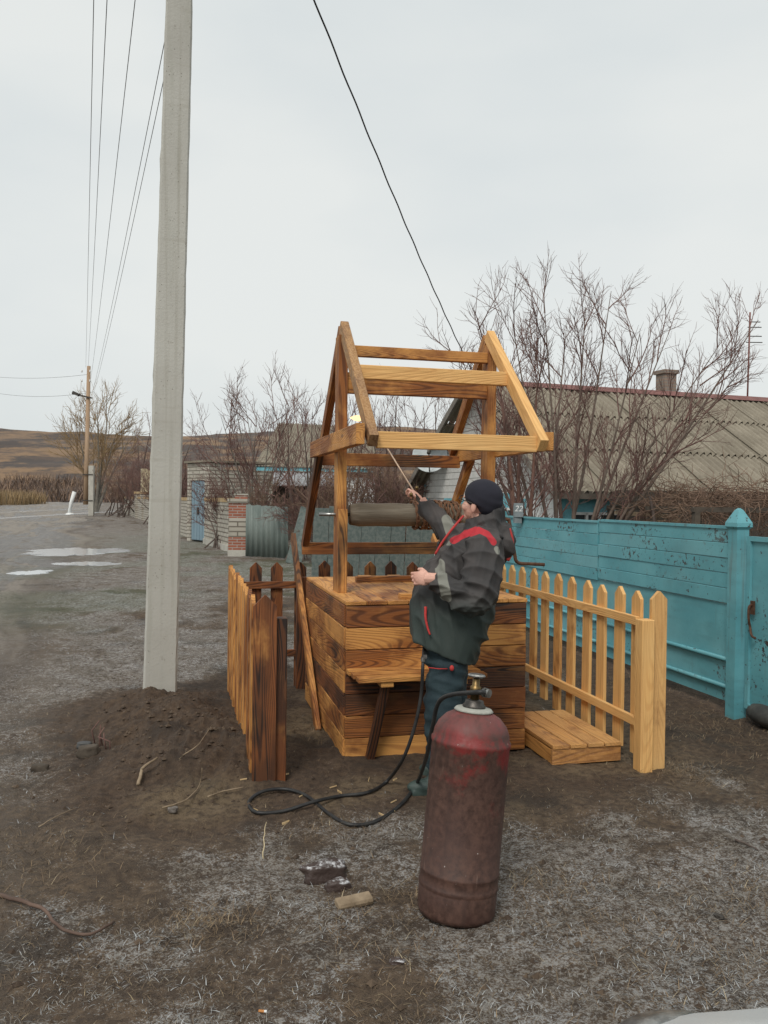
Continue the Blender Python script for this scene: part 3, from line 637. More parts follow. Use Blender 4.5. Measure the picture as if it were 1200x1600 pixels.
for k in range(11): picket(F1, -.592 + J(.002), -.285 + k * .222 + J(.006), 'u', 1.06 + J(.006), .1, .42 + J(.1), .05, tilt=J(.006))
for z in (.88, .29): board('rail', F1, (-.566, -.33, z), (-.566, 2.02, z), .06, .028, (0, 0, 1), TIMBER, .5)
board('post', F1, (-.452, -.335, -.05), (-.452, -.335, .935), .085, .085, (1, 0, 0), TIMBER, .92, .005)
board('post', F1, (-.52, 1.98, -.05), (-.52, 1.98, .93), .085, .085, (1, 0, 0), TIMBER, .7, .005)
picket(F1, -.536, -.392, 'v', 1.068, .128, .86, .0)
for k in range(11): picket(F2, -.385 + k * .198 + J(.004), 2.075 + J(.002), 'v', 1.06 + J(.006), .1, .85 + J(.06), .0, tilt=J(.006))
for z in (.87, .29): board('rail', F2, (-.55, 2.048, z), (1.70, 2.048, z), .06, .028, (0, 0, 1), TIMBER, .85)
board('post', F2, (.01, 2.0, -.05), (.01, 2.0, .94), .085, .068, (1, 0, 0), TIMBER, .9, .005)
board('post', F2, (1.2, 2.0, -.05), (1.2, 2.0, .94), .085, .068, (1, 0, 0), TIMBER, .8, .005)
for k in range(11): picket(F3, 1.732 + J(.002), -.425 + k * .2205 + J(.005), 'u', 1.062 + J(.006), .1, rnd.choice([-.15, -.1, .05, -.2, .15]), .09 + .03 * (k > 5), tilt=J(.006))
for z in (.885, .275): board('rail', F3, (1.703, -.468, z), (1.703, 1.95, z), .055, .028, (0, 0, 1), TIMBER, -.3)
board('post', F3, (1.727, -.512, -.06), (1.727, -.512, .90), .085, .085, (1, 0, 0), TIMBER, -.3, .005)
board('post', F3, (1.66, 1.97, -.06), (1.66, 1.97, .92), .085, .085, (1, 0, 0), TIMBER, -.2, .005)
picket(F3, 1.822, -.50, 'v', 1.068, .104, .0, .0, .026, weath=.12)
ST = thing('wooden_step', 'low pale slatted wooden step beside the well box', 'step', O, TA)
PALE = dict(mat=TIMBER)
board('front_board', ST, (1.205, -.352, .052), (1.668, -.345, .052), .096, .026, (0, 0, 1), TIMBER, .35, weath=.2)
board('side_bearer', ST, (1.232, -.335, .05), (1.232, .40, .05), .085, .045, (0, 0, 1), TIMBER, .3)
board('side_bearer', ST, (1.64, -.335, .05), (1.64, .40, .05), .085, .045, (0, 0, 1), TIMBER, .3)
for k in range(4): board('slat', ST, (1.262 + k * .116, -.37, .113), (1.262 + k * .116, .43, .113), .108, .024, (1, 0, 0), TIMBER, [.38, .28, .22, .18][k], weath=.18)

# ---------------------------------------------------------------- turquoise street fence and gate
BF = thing('metal_fence', 'weathered turquoise metal fence with boarded upper half', 'fence', W(3.1, .47), TA)   # local y runs away along the street
def bpost(parent, y, h, s=.052):
    m = MB().box((0, y, h / 2 - .1), (2 * s, 2 * s, h + .2)); p = build('post', m, BLUE, parent)
    build('cap', MB().loft([[(sx * k, y + sy * k, z) for sx, sy in ((-1, -1), (1, -1), (1, 1), (-1, 1))] for k, z in ((s + .001, h - .02), (s + .018, h), (s + .016, h + .03), (.022, h + .125), (.006, h + .14))]), BLUE, p)
bpost(BF, 0, 1.43); 
for y0, y1, zt, dz in ((.06, 2.13, 1.415, 0), (2.16, 4.66, 1.40, .03)):
    for k in range(5):
        z = .835 + .1165 * (k + .5) - (.02 if y0 > 1 else 0)
        o = board('board', BF, (J(.003), y0, z), (J(.003), y1, z), .113, .022, (0, 0, 1), BLUE)
    build('sheet', MB().box((.012, (y0 + y1) / 2, .455), (.008, y1 - y0, .75)), BLUE, BF)
    for z in (.41, .20): build('pipe_rail', MB().tube([(-.012, y0, z), (-.012, (y0 + y1) / 2, z - .008), (-.012, y1, z)], .017, 10), BLUE, BF, None, True)
    build('top_rail', MB().box((.0, (y0 + y1) / 2, zt + .006), (.045, y1 - y0, .022)), BLUE, BF)
    build('seam_post', MB().box((.03, y1 + .012, .7), (.04, .04, 1.4)), BLUE, BF)
build('end_post', MB().box((0, 4.78, .72), (.14, .16, 1.5)), BLUE, BF)
npl = AT(810, 797, 10.15); Mi = BF.matrix_basis.inverted()
NPM = nmat('grey_number_plate', (.16, .19, .20), (.22, .25, .26), 9, .6, .1)
Mr = Matrix.Rotation(R(-8), 4, 'Z')
pm = MB().box((0, 0, 0), (.115, .012, .17)); NP = link('number_plate', pm.mesh('number_plate'), NPM, BF, Mi @ Matrix.Translation(npl) @ Mr)
bb = wbuild('plate_bracket', MB().box(npl + Vector((0, .06, -.05)), (.09, .1, .22)), NPM, BF)
def text_mesh(s, size, mat, name, parent, M):
    cu = bpy.data.curves.new(name, 'FONT'); cu.body = s; cu.size = size; cu.align_x = 'CENTER'; cu.align_y = 'CENTER'; cu.extrude = .001; cu.shear = .25
    o = bpy.data.objects.new(name, cu); col.objects.link(o); dg = bpy.context.evaluated_depsgraph_get()
    me = bpy.data.meshes.new_from_object(o.evaluated_get(dg)); bpy.data.objects.remove(o)
    me.materials.clear(); return link(name, me, mat, parent, M)
text_mesh('22', .10, WHITEP, 'house_number', NP, Matrix.Translation((.0, -.0075, .015)) @ Matrix.Rotation(R(90), 4, 'X'))
GT = thing('metal_gate', 'turquoise sheet metal gate with a rusty latch', 'gate', W(3.12, .36), TA)
gm = MB()
for z in (.10, 1.345): gm.box((0, -.75, z), (.03, 1.5, .035))
for y in (0, -1.5): gm.box((0, y, .722), (.031, .036, 1.28))
build('gate_frame', gm, BLUE, GT); build('sheet', MB().box((.008, -.75, .722), (.006, 1.47, 1.22)), BLUE, GT)
build('latch', MB().tube(catmull([(-.02, -.05, .86), (-.05, -.06, .84), (-.05, -.06, .76), (-.03, -.05, .70), (-.045, -.09, .64), (-.02, -.1, .62)], 4), .009, 8).box((-.018, -.06, .84), (.012, .04, .10)), RUST, GT)
bk = G(1186, 1140)
sm = MB().ell((0, 0, .07), (.11, .22, .085), Matrix.Rotation(TA, 3, 'Z'), 16, 9)
tag(build('boulder', sm, nmat('dark_wet_stone', (.035, .037, .034), (.07, .07, .062), 8, .75, .4, 30), None, Matrix.Translation(bk + Vector((.12, .1, 0))), True), 'dark rounded stone lying under the turquoise gate', 'stone')

# ---------------------------------------------------------------- the white house
def corr_sheet(name, c00, c10, c11, c01, waves, amp, mat, parent, th=.012, seg=4):
    """corrugated sheet, waves across c00-c10, running down to c01-c11 (world coordinates)"""
    c00, c10, c11, c01 = map(Vector, (c00, c10, c11, c01)); nrm = (c10 - c00).cross(c01 - c00).normalized(); n = waves * seg; m = MB(); rings = []
    if nrm.z < -.01: nrm = -nrm
    for a, b in ((c00, c10), (c01, c11)):
        topl = [a.lerp(b, j / n) + nrm * amp * math.cos(2 * math.pi * j / seg) for j in range(n + 1)]
        rings.append(topl + [p - nrm * th for p in reversed(topl)])
    m.loft(rings, cap=False); return wbuild(name, m, mat, parent, True)
N0 = AT(877, 790, 15.0); N0.z = -.4
WH = thing('white_house', 'whitewashed village house with grey slate roof and blue trim', 'house', N0, TA + R(5))   # local x = E away from the street, y = D along it
GW, EV, RG, LN = 6.7, 2.40, 4.50, 14.0     # gable width, eave and ridge above base, length
wm = MB()
wm.add([(0, 0, 0), (0, GW, 0), (0, GW, EV), (0, 0, EV)], [(0, 1, 2, 3)])
wm.box((.9, .11, EV / 2), (1.76, .2, EV)).box((LN / 2 + .9, 1.9, EV / 2), (LN - 1.8, .2, EV)).box((1.77, 1.0, EV / 2), (.03, 1.8, EV)).box((LN / 2, GW - .1, EV / 2), (LN, .2, EV)).box((.1, GW / 2, EV / 2), (.18, GW - .3, EV))
build('wall', wm, WHITEW, WH)
WBR = brickmat('white_glazed_brick', (.60, .59, .56), (.52, .50, .47), (.33, .31, .28), .30, .15)
gb = MB().add([(-.012, 0, EV - .35), (-.012, GW, EV - .35), (-.012, GW, EV), (-.012, GW / 2, RG), (-.012, 0, EV), (.15, 0, EV - .35), (.15, GW, EV - .35), (.15, GW, EV), (.15, GW / 2, RG), (.15, 0, EV)], [(0, 1, 2, 3, 4), (9, 8, 7, 6, 5), (0, 5, 6, 1), (1, 6, 7, 2), (2, 7, 8, 3), (3, 8, 9, 4), (4, 9, 5, 0)])
build('gable', gb, nmat('grey_mortar', (.33, .31, .28), (.38, .36, .33), 20, .95, .3), WH)
WBK = nmat('white_cladding_brick', (.56, .55, .52), (.64, .63, .60), 5, .8, .2, 40)
bme = {}
for row in range(17):
    z = EV - .35 + .075 + .152 * row; half = GW / 2 if z + .075 < EV else GW / 2 * (1 - (z + .075 - EV) / (RG - EV))
    x_ = GW / 2 - half + .02 - (.15 if row % 2 else 0)
    while x_ < GW / 2 + half - .06:
        a_, c_ = max(x_, GW / 2 - half + .01), min(x_ + .29, GW / 2 + half - .01); k_ = round(c_ - a_, 2)
        if k_ > .05:
            if k_ not in bme: bme[k_] = MB().box((0, 0, 0), (.024, k_, .138)).mesh('brick'); bme[k_].materials.append(WBK)
            link('brick', bme[k_], WBK, WH, Matrix.Translation((-.016 + rnd.gauss(0, .0015), (a_ + c_) / 2, z)))
        x_ += .30

def win(parent, p, ax, w, h, npan, z0, blue=.16, out=(0, -1, 0)):
    """window set on a wall: p start point, ax direction along the wall"""
    ax = Vector(ax); out = Vector(out); P = lambda a, z, o: Vector(p) + ax * a + out * o + Vector((0, 0, z)); M = Matrix((ax, out, Vector((0, 0, 1)))).transposed()
    s = MB().box(P(w / 2, z0 + h + blue * .75, .012), (w + 2 * blue, .03, blue * 1.5), M).box(P(-blue / 2, z0 + h / 2, .012), (blue, .03, h), M).box(P(w + blue / 2, z0 + h / 2, .012), (blue, .03, h), M).box(P(w / 2, z0 - .05, .02), (w + 2 * blue, .06, .1), M)
    wnd = build('window', s, HBLUE, parent)
    f = MB(); t = .05
    for k in range(npan + 1): f.box(P(t / 2 + (w - t) * k / npan, z0 + h / 2, .02), (t, .05, h), M)
    for z in (z0 + t / 2, z0 + h - t / 2): f.box(P(w / 2, z, .021), (w, .048, t), M)
    build('frame', f, WHITEP, wnd)
    for k in range(npan): build('pane', MB().box(P(w * (k + .5) / npan, z0 + h / 2, .008), (w / npan - .04, .012, h - .06), M), GLASS, wnd)
win(WH, (.22, 0, 0), (1, 0, 0), 1.12, 1.0, 4, .82)
for s, wd_ in ((1.5, 1.1), (4.36, .8)): win(WH, (0, s, 0), (0, 1, 0), wd_, 1.15, 2, .72, .2, (-1, 0, 0))
q = MB()
for k in range(8):
    e = .16 if k % 2 else .27; z = k * .3 + .15
    q.box((e / 2 - .02, -.005, z), (e, .03, .3)).box((-.005, GW - e / 2 + .02, z), (.03, e, .3)).box((1.78 - e / 2 + .02, -.005, z), (e, .03, .3))
build('quoin', q, HBLUE, WH)
RM = WH.matrix_basis
P3 = lambda x, y, z: RM @ Vector((x, y, z))
ov = .42; sl = (RG - EV) / (GW / 2); rows, cols = 3, 13; cw = 1.12
rz_ = RG + .08
for side in (-1, 1):
    for c in range(cols):
        for r_ in range(rows):
            x0 = -.4 + c * cw; L = GW / 2 + ov; d0, d1 = L * r_ / rows - (.06 if r_ else 0), L * (r_ + 1) / rows
            off = -.03 * r_ + .022 * (c % 2)
            f = lambda x, d, o=0: P3(x, GW / 2 + side * d, rz_ - sl * d + off + o)
            corr_sheet('slate_sheet', f(x0, d0), f(x0 + cw + .04, d0), f(x0 + cw + .04, d1, .02), f(x0, d1, .02), 7, .046, SLATE, WH, .01, 6)
build('ridge_cap', MB().loft([[(x, GW / 2 + y, rz_ + z) for y, z in ((-.22, -.06), (0, .075), (.22, -.06), (0, .05))] for x in (-.4, LN + .3)]), REDMET, WH)
for side in (-1, 1): build('bargeboard', MB().add([(-.44, GW / 2, rz_ + .02), (-.44, GW / 2 + side * (GW / 2 + ov), rz_ - sl * (GW / 2 + ov) + .02), (-.44, GW / 2 + side * (GW / 2 + ov), rz_ - sl * (GW / 2 + ov) - .14), (-.44, GW / 2, rz_ - .14), (-.40, GW / 2, rz_ + .02), (-.40, GW / 2 + side * (GW / 2 + ov), rz_ - sl * (GW / 2 + ov) + .02), (-.40, GW / 2 + side * (GW / 2 + ov), rz_ - sl * (GW / 2 + ov) - .14), (-.40, GW / 2, rz_ - .14)], [(0, 1, 2, 3), (7, 6, 5, 4), (0, 4, 5, 1), (1, 5, 6, 2), (2, 6, 7, 3)]), nmat('grey_bargeboard', (.16, .14, .12), (.22, .2, .17), 5, .9, .2), WH)
build('eave_board', MB().box((LN / 2, -ov + .03, rz_ - sl * (GW / 2 + ov) - .09), (LN + .6, .03, .14)), nmat('dark_eave_board', (.08, .065, .05), (.12, .1, .08), 5, .9, .2), WH)
build('chimney', MB().box((5.15, GW / 2 + .5, RG + .2), (.34, .34, .9)).box((5.15, GW / 2 + .5, RG + .68), (.42, .42, .09)), brickmat('chimney_brick', (.30, .22, .17), (.24, .18, .14), (.22, .2, .18), .25, .075), WH)
at0 = AT(1167, 640, 20.5); an = thing('television_antenna', 'tall thin television antenna mast on the slate roof', 'antenna', at0 + Vector((0, 0, -.4)))
zt_ = AT(1172, 488, 20.5) - an.location
an.matrix_basis.translation
build('mast', MB().tube([(0, 0, 0), tuple(AT(1172, 488, 20.5) - at0 + Vector((0, 0, .4)))], .022, 8), REDMET, an, None, True)
for z, w_ in ((2.55, .28), (2.42, .34), (2.2, .36), (2.05, .4)): build('dipole', MB().box((.15, 0, z), (w_, .02, .02)), DARKST, an)
# satellite dish
sd = AT(672, 712, 19.9); dish = thing('satellite_dish', 'pale round satellite dish on the street wall of the white house', 'satellite dish', (sd.x, sd.y, sd.z))
fwd = (Vector((-.12, -1, .28))).normalized(); Md = fwd.to_track_quat('Z', 'Y').to_matrix().to_4x4(); Md.translation = sd
dd = MB().lathe([(.001, -.11), (.18, -.09), (.32, -.045), (.42, .02), (.425, .028), (.41, .028), (.31, -.032), (.18, -.076), (.001, -.095)], 28, Md)
wbuild('reflector', dd, nmat('dish_grey', (.50, .55, .56), (.56, .60, .61), 3, .5, 0), dish, True)
wbuild('feed_arm', MB().tube([Md @ Vector((0, -.42, 0)), Md @ Vector((0, -.1, .45))], .015, 6).ell(Md @ Vector((0, -.08, .46)), (.05, .05, .05)), DARKST, dish)
wbuild('mount', MB().tube([sd + Vector((0, .08, -.03)), sd + Vector((.08, .22, -.12)), sd + Vector((.6, .35, -.12))], .025, 8), DARKST, dish)
# grape vine on its trellis
vt = AT(1090, 800, 10.6); vn = thing('grape_vine', 'tangled brown grape vine over a dark trellis behind the fence', 'vine', (vt.x, vt.y, 0), TA)
r_ = random.Random(3); tw = MB(); st = MB(); Mv = vn.matrix_basis
for k in range(1150):
    a = r_.uniform(-.5, 2.9); b_ = r_.uniform(-.75, 1.3); z = 1.62 + r_.gauss(0, .10) + .06 * math.sin(a * 3)
    d = Vector((r_.gauss(0, 1), r_.gauss(0, .8), r_.gauss(-.05, .35)))
    branch(tw, Mv @ Vector((a, b_, z)), d, r_.uniform(.25, .8), .006, .003, 5, 3, r_, .33, -.02)
for k in range(70):
    branch(tw, Mv @ Vector((r_.uniform(-.5, 2.7), r_.uniform(-.8, -.3), 1.55)), Vector((r_.gauss(0, .5), r_.gauss(-.2, .3), -1)), r_.uniform(.2, .6), .006, .003, 6, 3, r_, .3, .0)
for a in (-.5, .5, 1.6, 2.6): branch(st, Mv @ Vector((a, .2, 0)), Vector((0, 0, 1)), 1.7, .03, .018, 8, 6, r_, .06, .05)
wbuild('stem', st, BARK, vn, True); wbuild('shoots', tw, TWIGB, vn, True)
tm = MB()
for a in (-.5, .9, 2.8):
    for b_ in (-.7, 1.3): tm.box((a, b_, .75), (.07, .07, 1.6))
for b_ in (-.7, .3, 1.3): tm.box((1.15, b_, 1.53), (3.4, .06, .06))
build('trellis', tm, nmat('dark_trellis_wood', (.06, .048, .038), (.10, .08, .06), 5, .9, .3), vn)
SHD = thing('garden_shed', 'dark lean-to shed in the shade behind the grape vine', 'shed', W(0, 0) * 0 + Mv @ Vector((1.1, 2.5, 0)), TA)
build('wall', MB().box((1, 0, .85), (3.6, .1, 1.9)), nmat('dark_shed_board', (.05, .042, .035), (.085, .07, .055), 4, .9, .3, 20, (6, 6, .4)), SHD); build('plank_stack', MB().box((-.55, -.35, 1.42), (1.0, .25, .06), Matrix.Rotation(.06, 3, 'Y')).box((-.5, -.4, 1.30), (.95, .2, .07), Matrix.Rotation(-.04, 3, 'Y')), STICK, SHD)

# ---------------------------------------------------------------- left background: brick wall, sheet, boards, shed, house
pA = G(358, 862); pB = G(296, 841); dirw = (pB - pA); dirw.z = 0; Lw = dirw.length; dirw.normalize(); angw = math.atan2(dirw.y, dirw.x)
BW = thing('brick_wall', 'white brick street wall with a tall blue door', 'wall', pA, angw)
WB = brickmat('white_silicate_brick', (.46, .43, .37), (.40, .37, .31), (.17, .15, .12), .50, .135, .02)
OB = nmat('ochre_stained_brick', (.40, .25, .10), (.46, .36, .22), 4, .9, .3)
hw = 1.47
def s_at(px):
    lo, hi = -.5, 40
    for _ in range(50):
        m_ = (lo + hi) / 2; q_ = pA + dirw * m_
        if 600 + FPX * q_.x / q_.y > px + 4: lo = m_
        else: hi = m_
    return lo
e0 = (Vector((AT(325, 845, 29.2).x, 29.2, 0)) - pA).dot(dirw)
R0, L0 = AT(326, 845, 29.2), AT(292, 843, 30.5); R0.z = L0.z = 0
dg_ = (L0 - R0); gl = dg_.length; a2 = math.atan2(dg_.y, dg_.x); M2 = BW.matrix_basis.inverted() @ Matrix.Translation(R0) @ Matrix.Rotation(a2, 4, 'Z')
BLm = lambda x0, x1, y0, y1, z0, z1, m=None: (m or MB()).box(((x0 + x1) / 2, (y0 + y1) / 2, (z0 + z1) / 2), (x1 - x0, y1 - y0, z1 - z0))
build('wall', BLm(e0 + 2, e0 + 42, -.24, 0, 0, hw, BLm(0, e0, -.24, 0, 0, hw)), WB, BW)
build('coping', BLm(e0 + 2, e0 + 42, -.26, .02, hw, hw + .13, BLm(0, e0, -.26, .02, hw, hw + .13)), OB, BW)
build('footing', BLm(0, e0, -.28, .05, -.2, .18), CONC, BW)
k0, k1 = gl * .2, gl * .84
build('door_surround', BLm(0, k0, -.4, 0, 0, 2.85, BLm(k1, gl, -.4, 0, 0, 2.85, BLm(k0, k1, -.4, 0, 2.22, 2.85))), WB, BW, M2)
build('gatehouse_wall', BLm(0, .3, -2.6, -.4, 0, 2.6), WB, BW, M2); build('gatehouse_roof', BLm(-.1, gl + .1, -2.6, .1, 2.85, 2.92), SLATE, BW, M2)
DB = nmat('faded_blue_door', (.17, .26, .32), (.24, .33, .38), 3, .8, .3, 20, (8, 8, .5))
dr = build('door', BLm(k0, k1, -.12, -.07, .06, 2.22), DB, BW, M2); nb = 5; w_ = (k1 - k0) / nb
for k in range(nb): build('plank', BLm(k0 + w_ * k + .012, k0 + w_ * (k + 1) - .012, -.07, -.04, .08, 2.2), DB, dr)
build('handle', BLm((k0 + k1) / 2 - .06, (k0 + k1) / 2 + .06, -.04, 0, 1.0, 1.25), DARKST, dr)
RB = brickmat('red_brick', (.36, .12, .07), (.30, .10, .06), (.36, .31, .27), .26, .078)
BPm = {'r': RB, 'w': WB, 'c': CONC}
pc = G(372, 868); BP = thing('brick_pillar', 'banded red and white brick pillar ending the street wall', 'pillar', (pc.x, pc.y, 0), TA * .4)
for a, b_, k in ((-.1, .17, 'c'), (.17, .52, 'r'), (.52, 1.05, 'w'), (1.05, 1.46, 'r')): build({'c': 'footing', 'r': 'red_brick_band', 'w': 'white_brick_band'}[k], MB().box((0, 0, (a + b_) / 2), (.5 + .03 * (k == 'c'), .5, b_ - a)), BPm[k], BP)
build('cap', MB().box((0, 0, 1.52), (.56, .56, .12)), WB, BP); build('cap_course', MB().box((.08, 0, 1.63), (.34, .36, .1)), RB, BP); build('cap_slab', MB().box((.08, 0, 1.70), (.38, .4, .045)), WB, BP)
for k, px in enumerate((212, 222)):
    g = AT(px, 790, 56 - 4 * k); pz = gz(g.x, g.y); t_ = thing('brick_pillar', ['far brick pillar beyond the concrete pole with a rusty red strip', 'brick pillar beside the concrete pole with an ochre block on top'][k], 'pillar', (g.x, g.y, pz), angw)
    build('shaft', MB().box((0, -.2, .8), (.6, .5, 1.7)), WB, t_); build('red_brick_band', MB().box((0, -.22, .9), (.28, .5, 1.75)), RB, t_); build('cap', MB().box((0, -.2, 1.72), (.7, .6, .15)), OB, t_)
    if k: build('block', MB().box((.1, -.2, 2.5), (1.0, .5, 1.45)), nmat('cream_brick_block', (.52, .44, .28), (.58, .50, .34), 5, .9, .3), t_)
c0, c1 = G(385, 869), G(452, 873); cs = thing('corrugated_sheet', 'grey green corrugated sheet standing upright next to the brick pillar', 'sheet', c0)
hv = Vector((0, 0, 1)); 
m = MB(); n = 60; rings = []
wv = (c1 - c0); nr = wv.normalized().cross(hv)
for z in (-.05, 1.42):
    ln = [c0 + wv * (j / n) * (1 - .03 * (z > 1)) + nr * .04 * math.cos(2 * math.pi * j / 7.5) + hv * (z - .05 * (j / n) * (z > 1) + .012 * math.sin(j * .5) * (z > 1)) for j in range(n + 1)]
    rings.append(ln + [p - nr * .012 for p in reversed(ln)])
m.loft(rings); wbuild('sheet', m, GALV, cs, True)
wbuild('support_post', MB().box(c0.lerp(c1, .9) + Vector((0, .15, .6)), (.1, .1, 1.3)), GREYWOOD, cs)
PFa, PFb = G(486, 901), AT(700, 900, 17.8); PFb.z = 0; PF = thing('plank_fence', 'old grey green plank fence behind the well', 'fence', PFa)
np_ = 9; 
for k in range(np_):
    a = PFa.lerp(PFb, k / np_); b_ = PFa.lerp(PFb, (k + 1) / np_); w_ = (b_ - a).length; c = (a + b_) / 2 + Vector((0, J(.015), 0)); t_ = .04 + J(.012)
    h_ = 1.42 + J(.02) + .02 * k
    board('plank', PF, Vector((c.x, c.y, -.05)) - PFa, Vector((c.x + h_ * t_, c.y, h_)) - PFa, w_ - .015, .03, (b_ - a).normalized(), GREYWOOD)
for z in (.35, 1.1): wbuild('rail', MB().box(PFa.lerp(PFb, .5) + Vector((0, .06, z)), ((PFb - PFa).length, .05, .09), Matrix.Rotation(math.atan2((PFb - PFa).y, (PFb - PFa).x), 3, 'Z')), GREYWOOD, PF)
for k, (x0, y0, x1, y1) in enumerate(((452, 880, 476, 792), (464, 884, 481, 797))):
    a, b_ = G(x0, y0), None; b_ = AT(x1, y1, a.y + .5); M_, L_ = frame(a, b_, (1, 0, 0))
    tag(link('leaning_board', cbox(L_, .19, .03).mesh('leaning_board'), GREYWOOD, None, M_), ['outer grey board leaning towards the corrugated sheet', 'inner grey board leaning against the end of the plank fence'][k], 'board')
sp = AT(428, 780, 31); SH = thing('low_shed', 'long low shed with a frosted slate roof behind the bushes', 'shed', (sp.x, sp.y, 0), 0)
build('wall', MB().box((0, .9, 1.0), (4.6, .2, 2.2)).box((-2.2, 2, 1.1), (.2, 2.2, 2.4)), nmat('dark_mud_wall', (.07, .058, .048), (.11, .092, .075), 3, .9, .3), SH)
for k in range(4):
    x0 = -2.45 + 1.2 * k; corr_sheet('slate_sheet', SH.location + Vector((x0, 2.8, 2.66)), SH.location + Vector((x0 + 1.23, 2.8, 2.66)), SH.location + Vector((x0 + 1.23, .3, 2.1)), SH.location + Vector((x0, .3, 2.1)), 7, .03, nmat('frosted_slate', (.26, .26, .26), (.40, .41, .42), 3, .9, .2, 20) if k == 0 else bpy.data.materials['frosted_slate'], SH)
hp = AT(480, 780, 44); FH = thing('far_house', 'far house with a steep grey slate roof and turquoise eaves', 'house', (hp.x, hp.y, 0), 0)
ra, rb_, ea, eb = AT(436, 661, 47), AT(585, 668, 48.5), AT(398, 727, 43), AT(585, 733, 43.5)
for c in range(7):
    for r2 in range(3):
        f = lambda s, t: ra.lerp(rb_, s).lerp(ea.lerp(eb, s), t) + Vector((0, -.015 * r2, -.01 * r2)); s0, s1, t0, t1 = c / 7, (c + 1.03) / 7, r2 / 3 - .01, (r2 + 1) / 3
        corr_sheet('slate_sheet', f(s0, t0), f(s1, t0), f(s1, t1), f(s0, t1), 6, .04, SLATE, FH)
hipb = Vector((ra.x - .3, ra.y + 5, ea.z)); wbuild('hip_slope', MB().add([ra, ea, hipb, hipb + Vector((0, 0, -.1)), ea + Vector((0, 0, -.1)), ra + Vector((0, 0, -.1))], [(0, 1, 2), (3, 4, 5), (0, 5, 4, 1), (1, 4, 3, 2), (2, 3, 5, 0)]), SLATE, FH)
wbuild('eave_board', MB().box((ea + eb) / 2 + Vector((0, .1, -.12)), ((eb - ea).length, .1, .2), Matrix.Rotation(math.atan2((eb - ea).y, (eb - ea).x), 3, 'Z')), HBLUE, FH)
wbuild('brick_band', MB().box((ea + eb) / 2 + Vector((.2, .5, -.36)), ((eb - ea).length - .4, .1, .25), Matrix.Rotation(math.atan2((eb - ea).y, (eb - ea).x), 3, 'Z')), RB, FH)
wbuild('wall', MB().box((ea + eb) / 2 + Vector((.2, .6, -1.8)), ((eb - ea).length - .4, .2, 2.8), Matrix.Rotation(math.atan2((eb - ea).y, (eb - ea).x), 3, 'Z')), WHITEW, FH)

# ---------------------------------------------------------------- gas cylinder, hose, torch
cb = G(712, 1424); ct = AT(741, 1100, cb.y + .06)
ax_ = (ct - cb).normalized(); GC = thing('gas_cylinder', 'tall rusty red gas cylinder leaning slightly in front of the man', 'gas cylinder', cb)
Mc = ax_.to_track_quat('Z', 'Y').to_matrix().to_4x4()
def cylmat():
    t = NT('rusty_red_paint'); v = t.obj(); sep = t.new('SeparateXYZ', {0: v})
    n = t.noise(v, 5, 6, .65); n2 = t.noise(v, 34, 5, .7)
    c = t.mix(t.rng(n2, .3, .7), (.048, .024, .018), (.105, .053, .038))
    c = t.mix(t.rng(t.noise(v, 3, 4), .4, .7, 0, .8), c, (.055, .026, .021))
    hi = t.rng(sep.outputs[2], .30, .62)
    c = t.mix(t.math('MULTIPLY', t.rng(t.math('ADD', n, t.math('MULTIPLY', hi, .16)), .62, .76), hi), c, (.19, .018, .016))
    c = t.mix(t.math('MULTIPLY', t.rng(sep.outputs[2], .69, .73), t.rng(n2, .3, .65, .4, .95)), c, (.15, .045, .040))
    c = t.mix(t.rng(t.noise(v, 60, 3, .6), .73, .76), c, (.40, .36, .33))
    sc_ = t.noise(t.scale(v, (22, 22, 2.5)), 1.0, 4, .7); c = t.mix(t.rng(sc_, .66, .72, 0, .6), c, (.20, .13, .10)); c = t.mix(t.rng(t.noise(t.scale(v, (9, 9, .8)), 1.0, 4, .6), .55, .7, 0, .6), c, (.04, .022, .018))
    t.bump(n2, .25, .004); return t.out(c, t.rng(n2, .3, .7, .48, .7), 0)
CYL = cylmat(); ZS = .665; rc = .153
body = build('body', MB().lathe([(rc - .006, .0), (rc - .001, .02), (rc, .10), (rc - .001, .105), (rc + .004, .112), (rc, .12), (rc, .16), (rc + .003, .165), (rc, .17), (rc, .4), (rc, ZS - .02), (rc + .004, ZS - .012), (rc + .004, ZS), (rc - .002, ZS + .006), (rc - .005, ZS + .03), (rc - .018, ZS + .06), (rc - .045, ZS + .09), (rc - .08, ZS + .108), (.045, ZS + .116)], 48), CYL, GC, Mc, True)
build('neck_plate', MB().lathe([(.072, ZS + .108), (.078, ZS + .113), (.07, ZS + .122), (.03, ZS + .126)], 32), nmat('chipped_grey_plate', (.33, .33, .29), (.42, .42, .37), 14, .7, .3), GC, Mc, True)
build('collar', MB().lathe([(.045, ZS + .118), (.046, ZS + .132), (.038, ZS + .140), (.036, ZS + .152), (.02, ZS + .156)], 24), DARKST, GC, Mc, True)
vz = ZS + .15
vv = build('valve', MB().lathe([(.018, vz), (.017, vz + .03), (.022, vz + .032), (.022, vz + .055), (.015, vz + .06), (.015, vz + .085), (.011, vz + .09)], 10).tube([(0, 0, vz + .035), (-.045, -.005, vz + .04)], .012, 10), BRASS, GC, Mc, True)
build('handwheel', MB().lathe([(.032, vz + .093), (.036, vz + .099), (.032, vz + .105), (.008, vz + .104)], 12), CHROME, vv)
build('hose_clamp', MB().tube([(-.04, -.005, vz + .04), (-.052, -.005, vz + .04)], .019, 12).tube([(-.058, -.005, vz + .04), (-.068, -.006, vz + .04)], .017, 12), CHROME, vv)
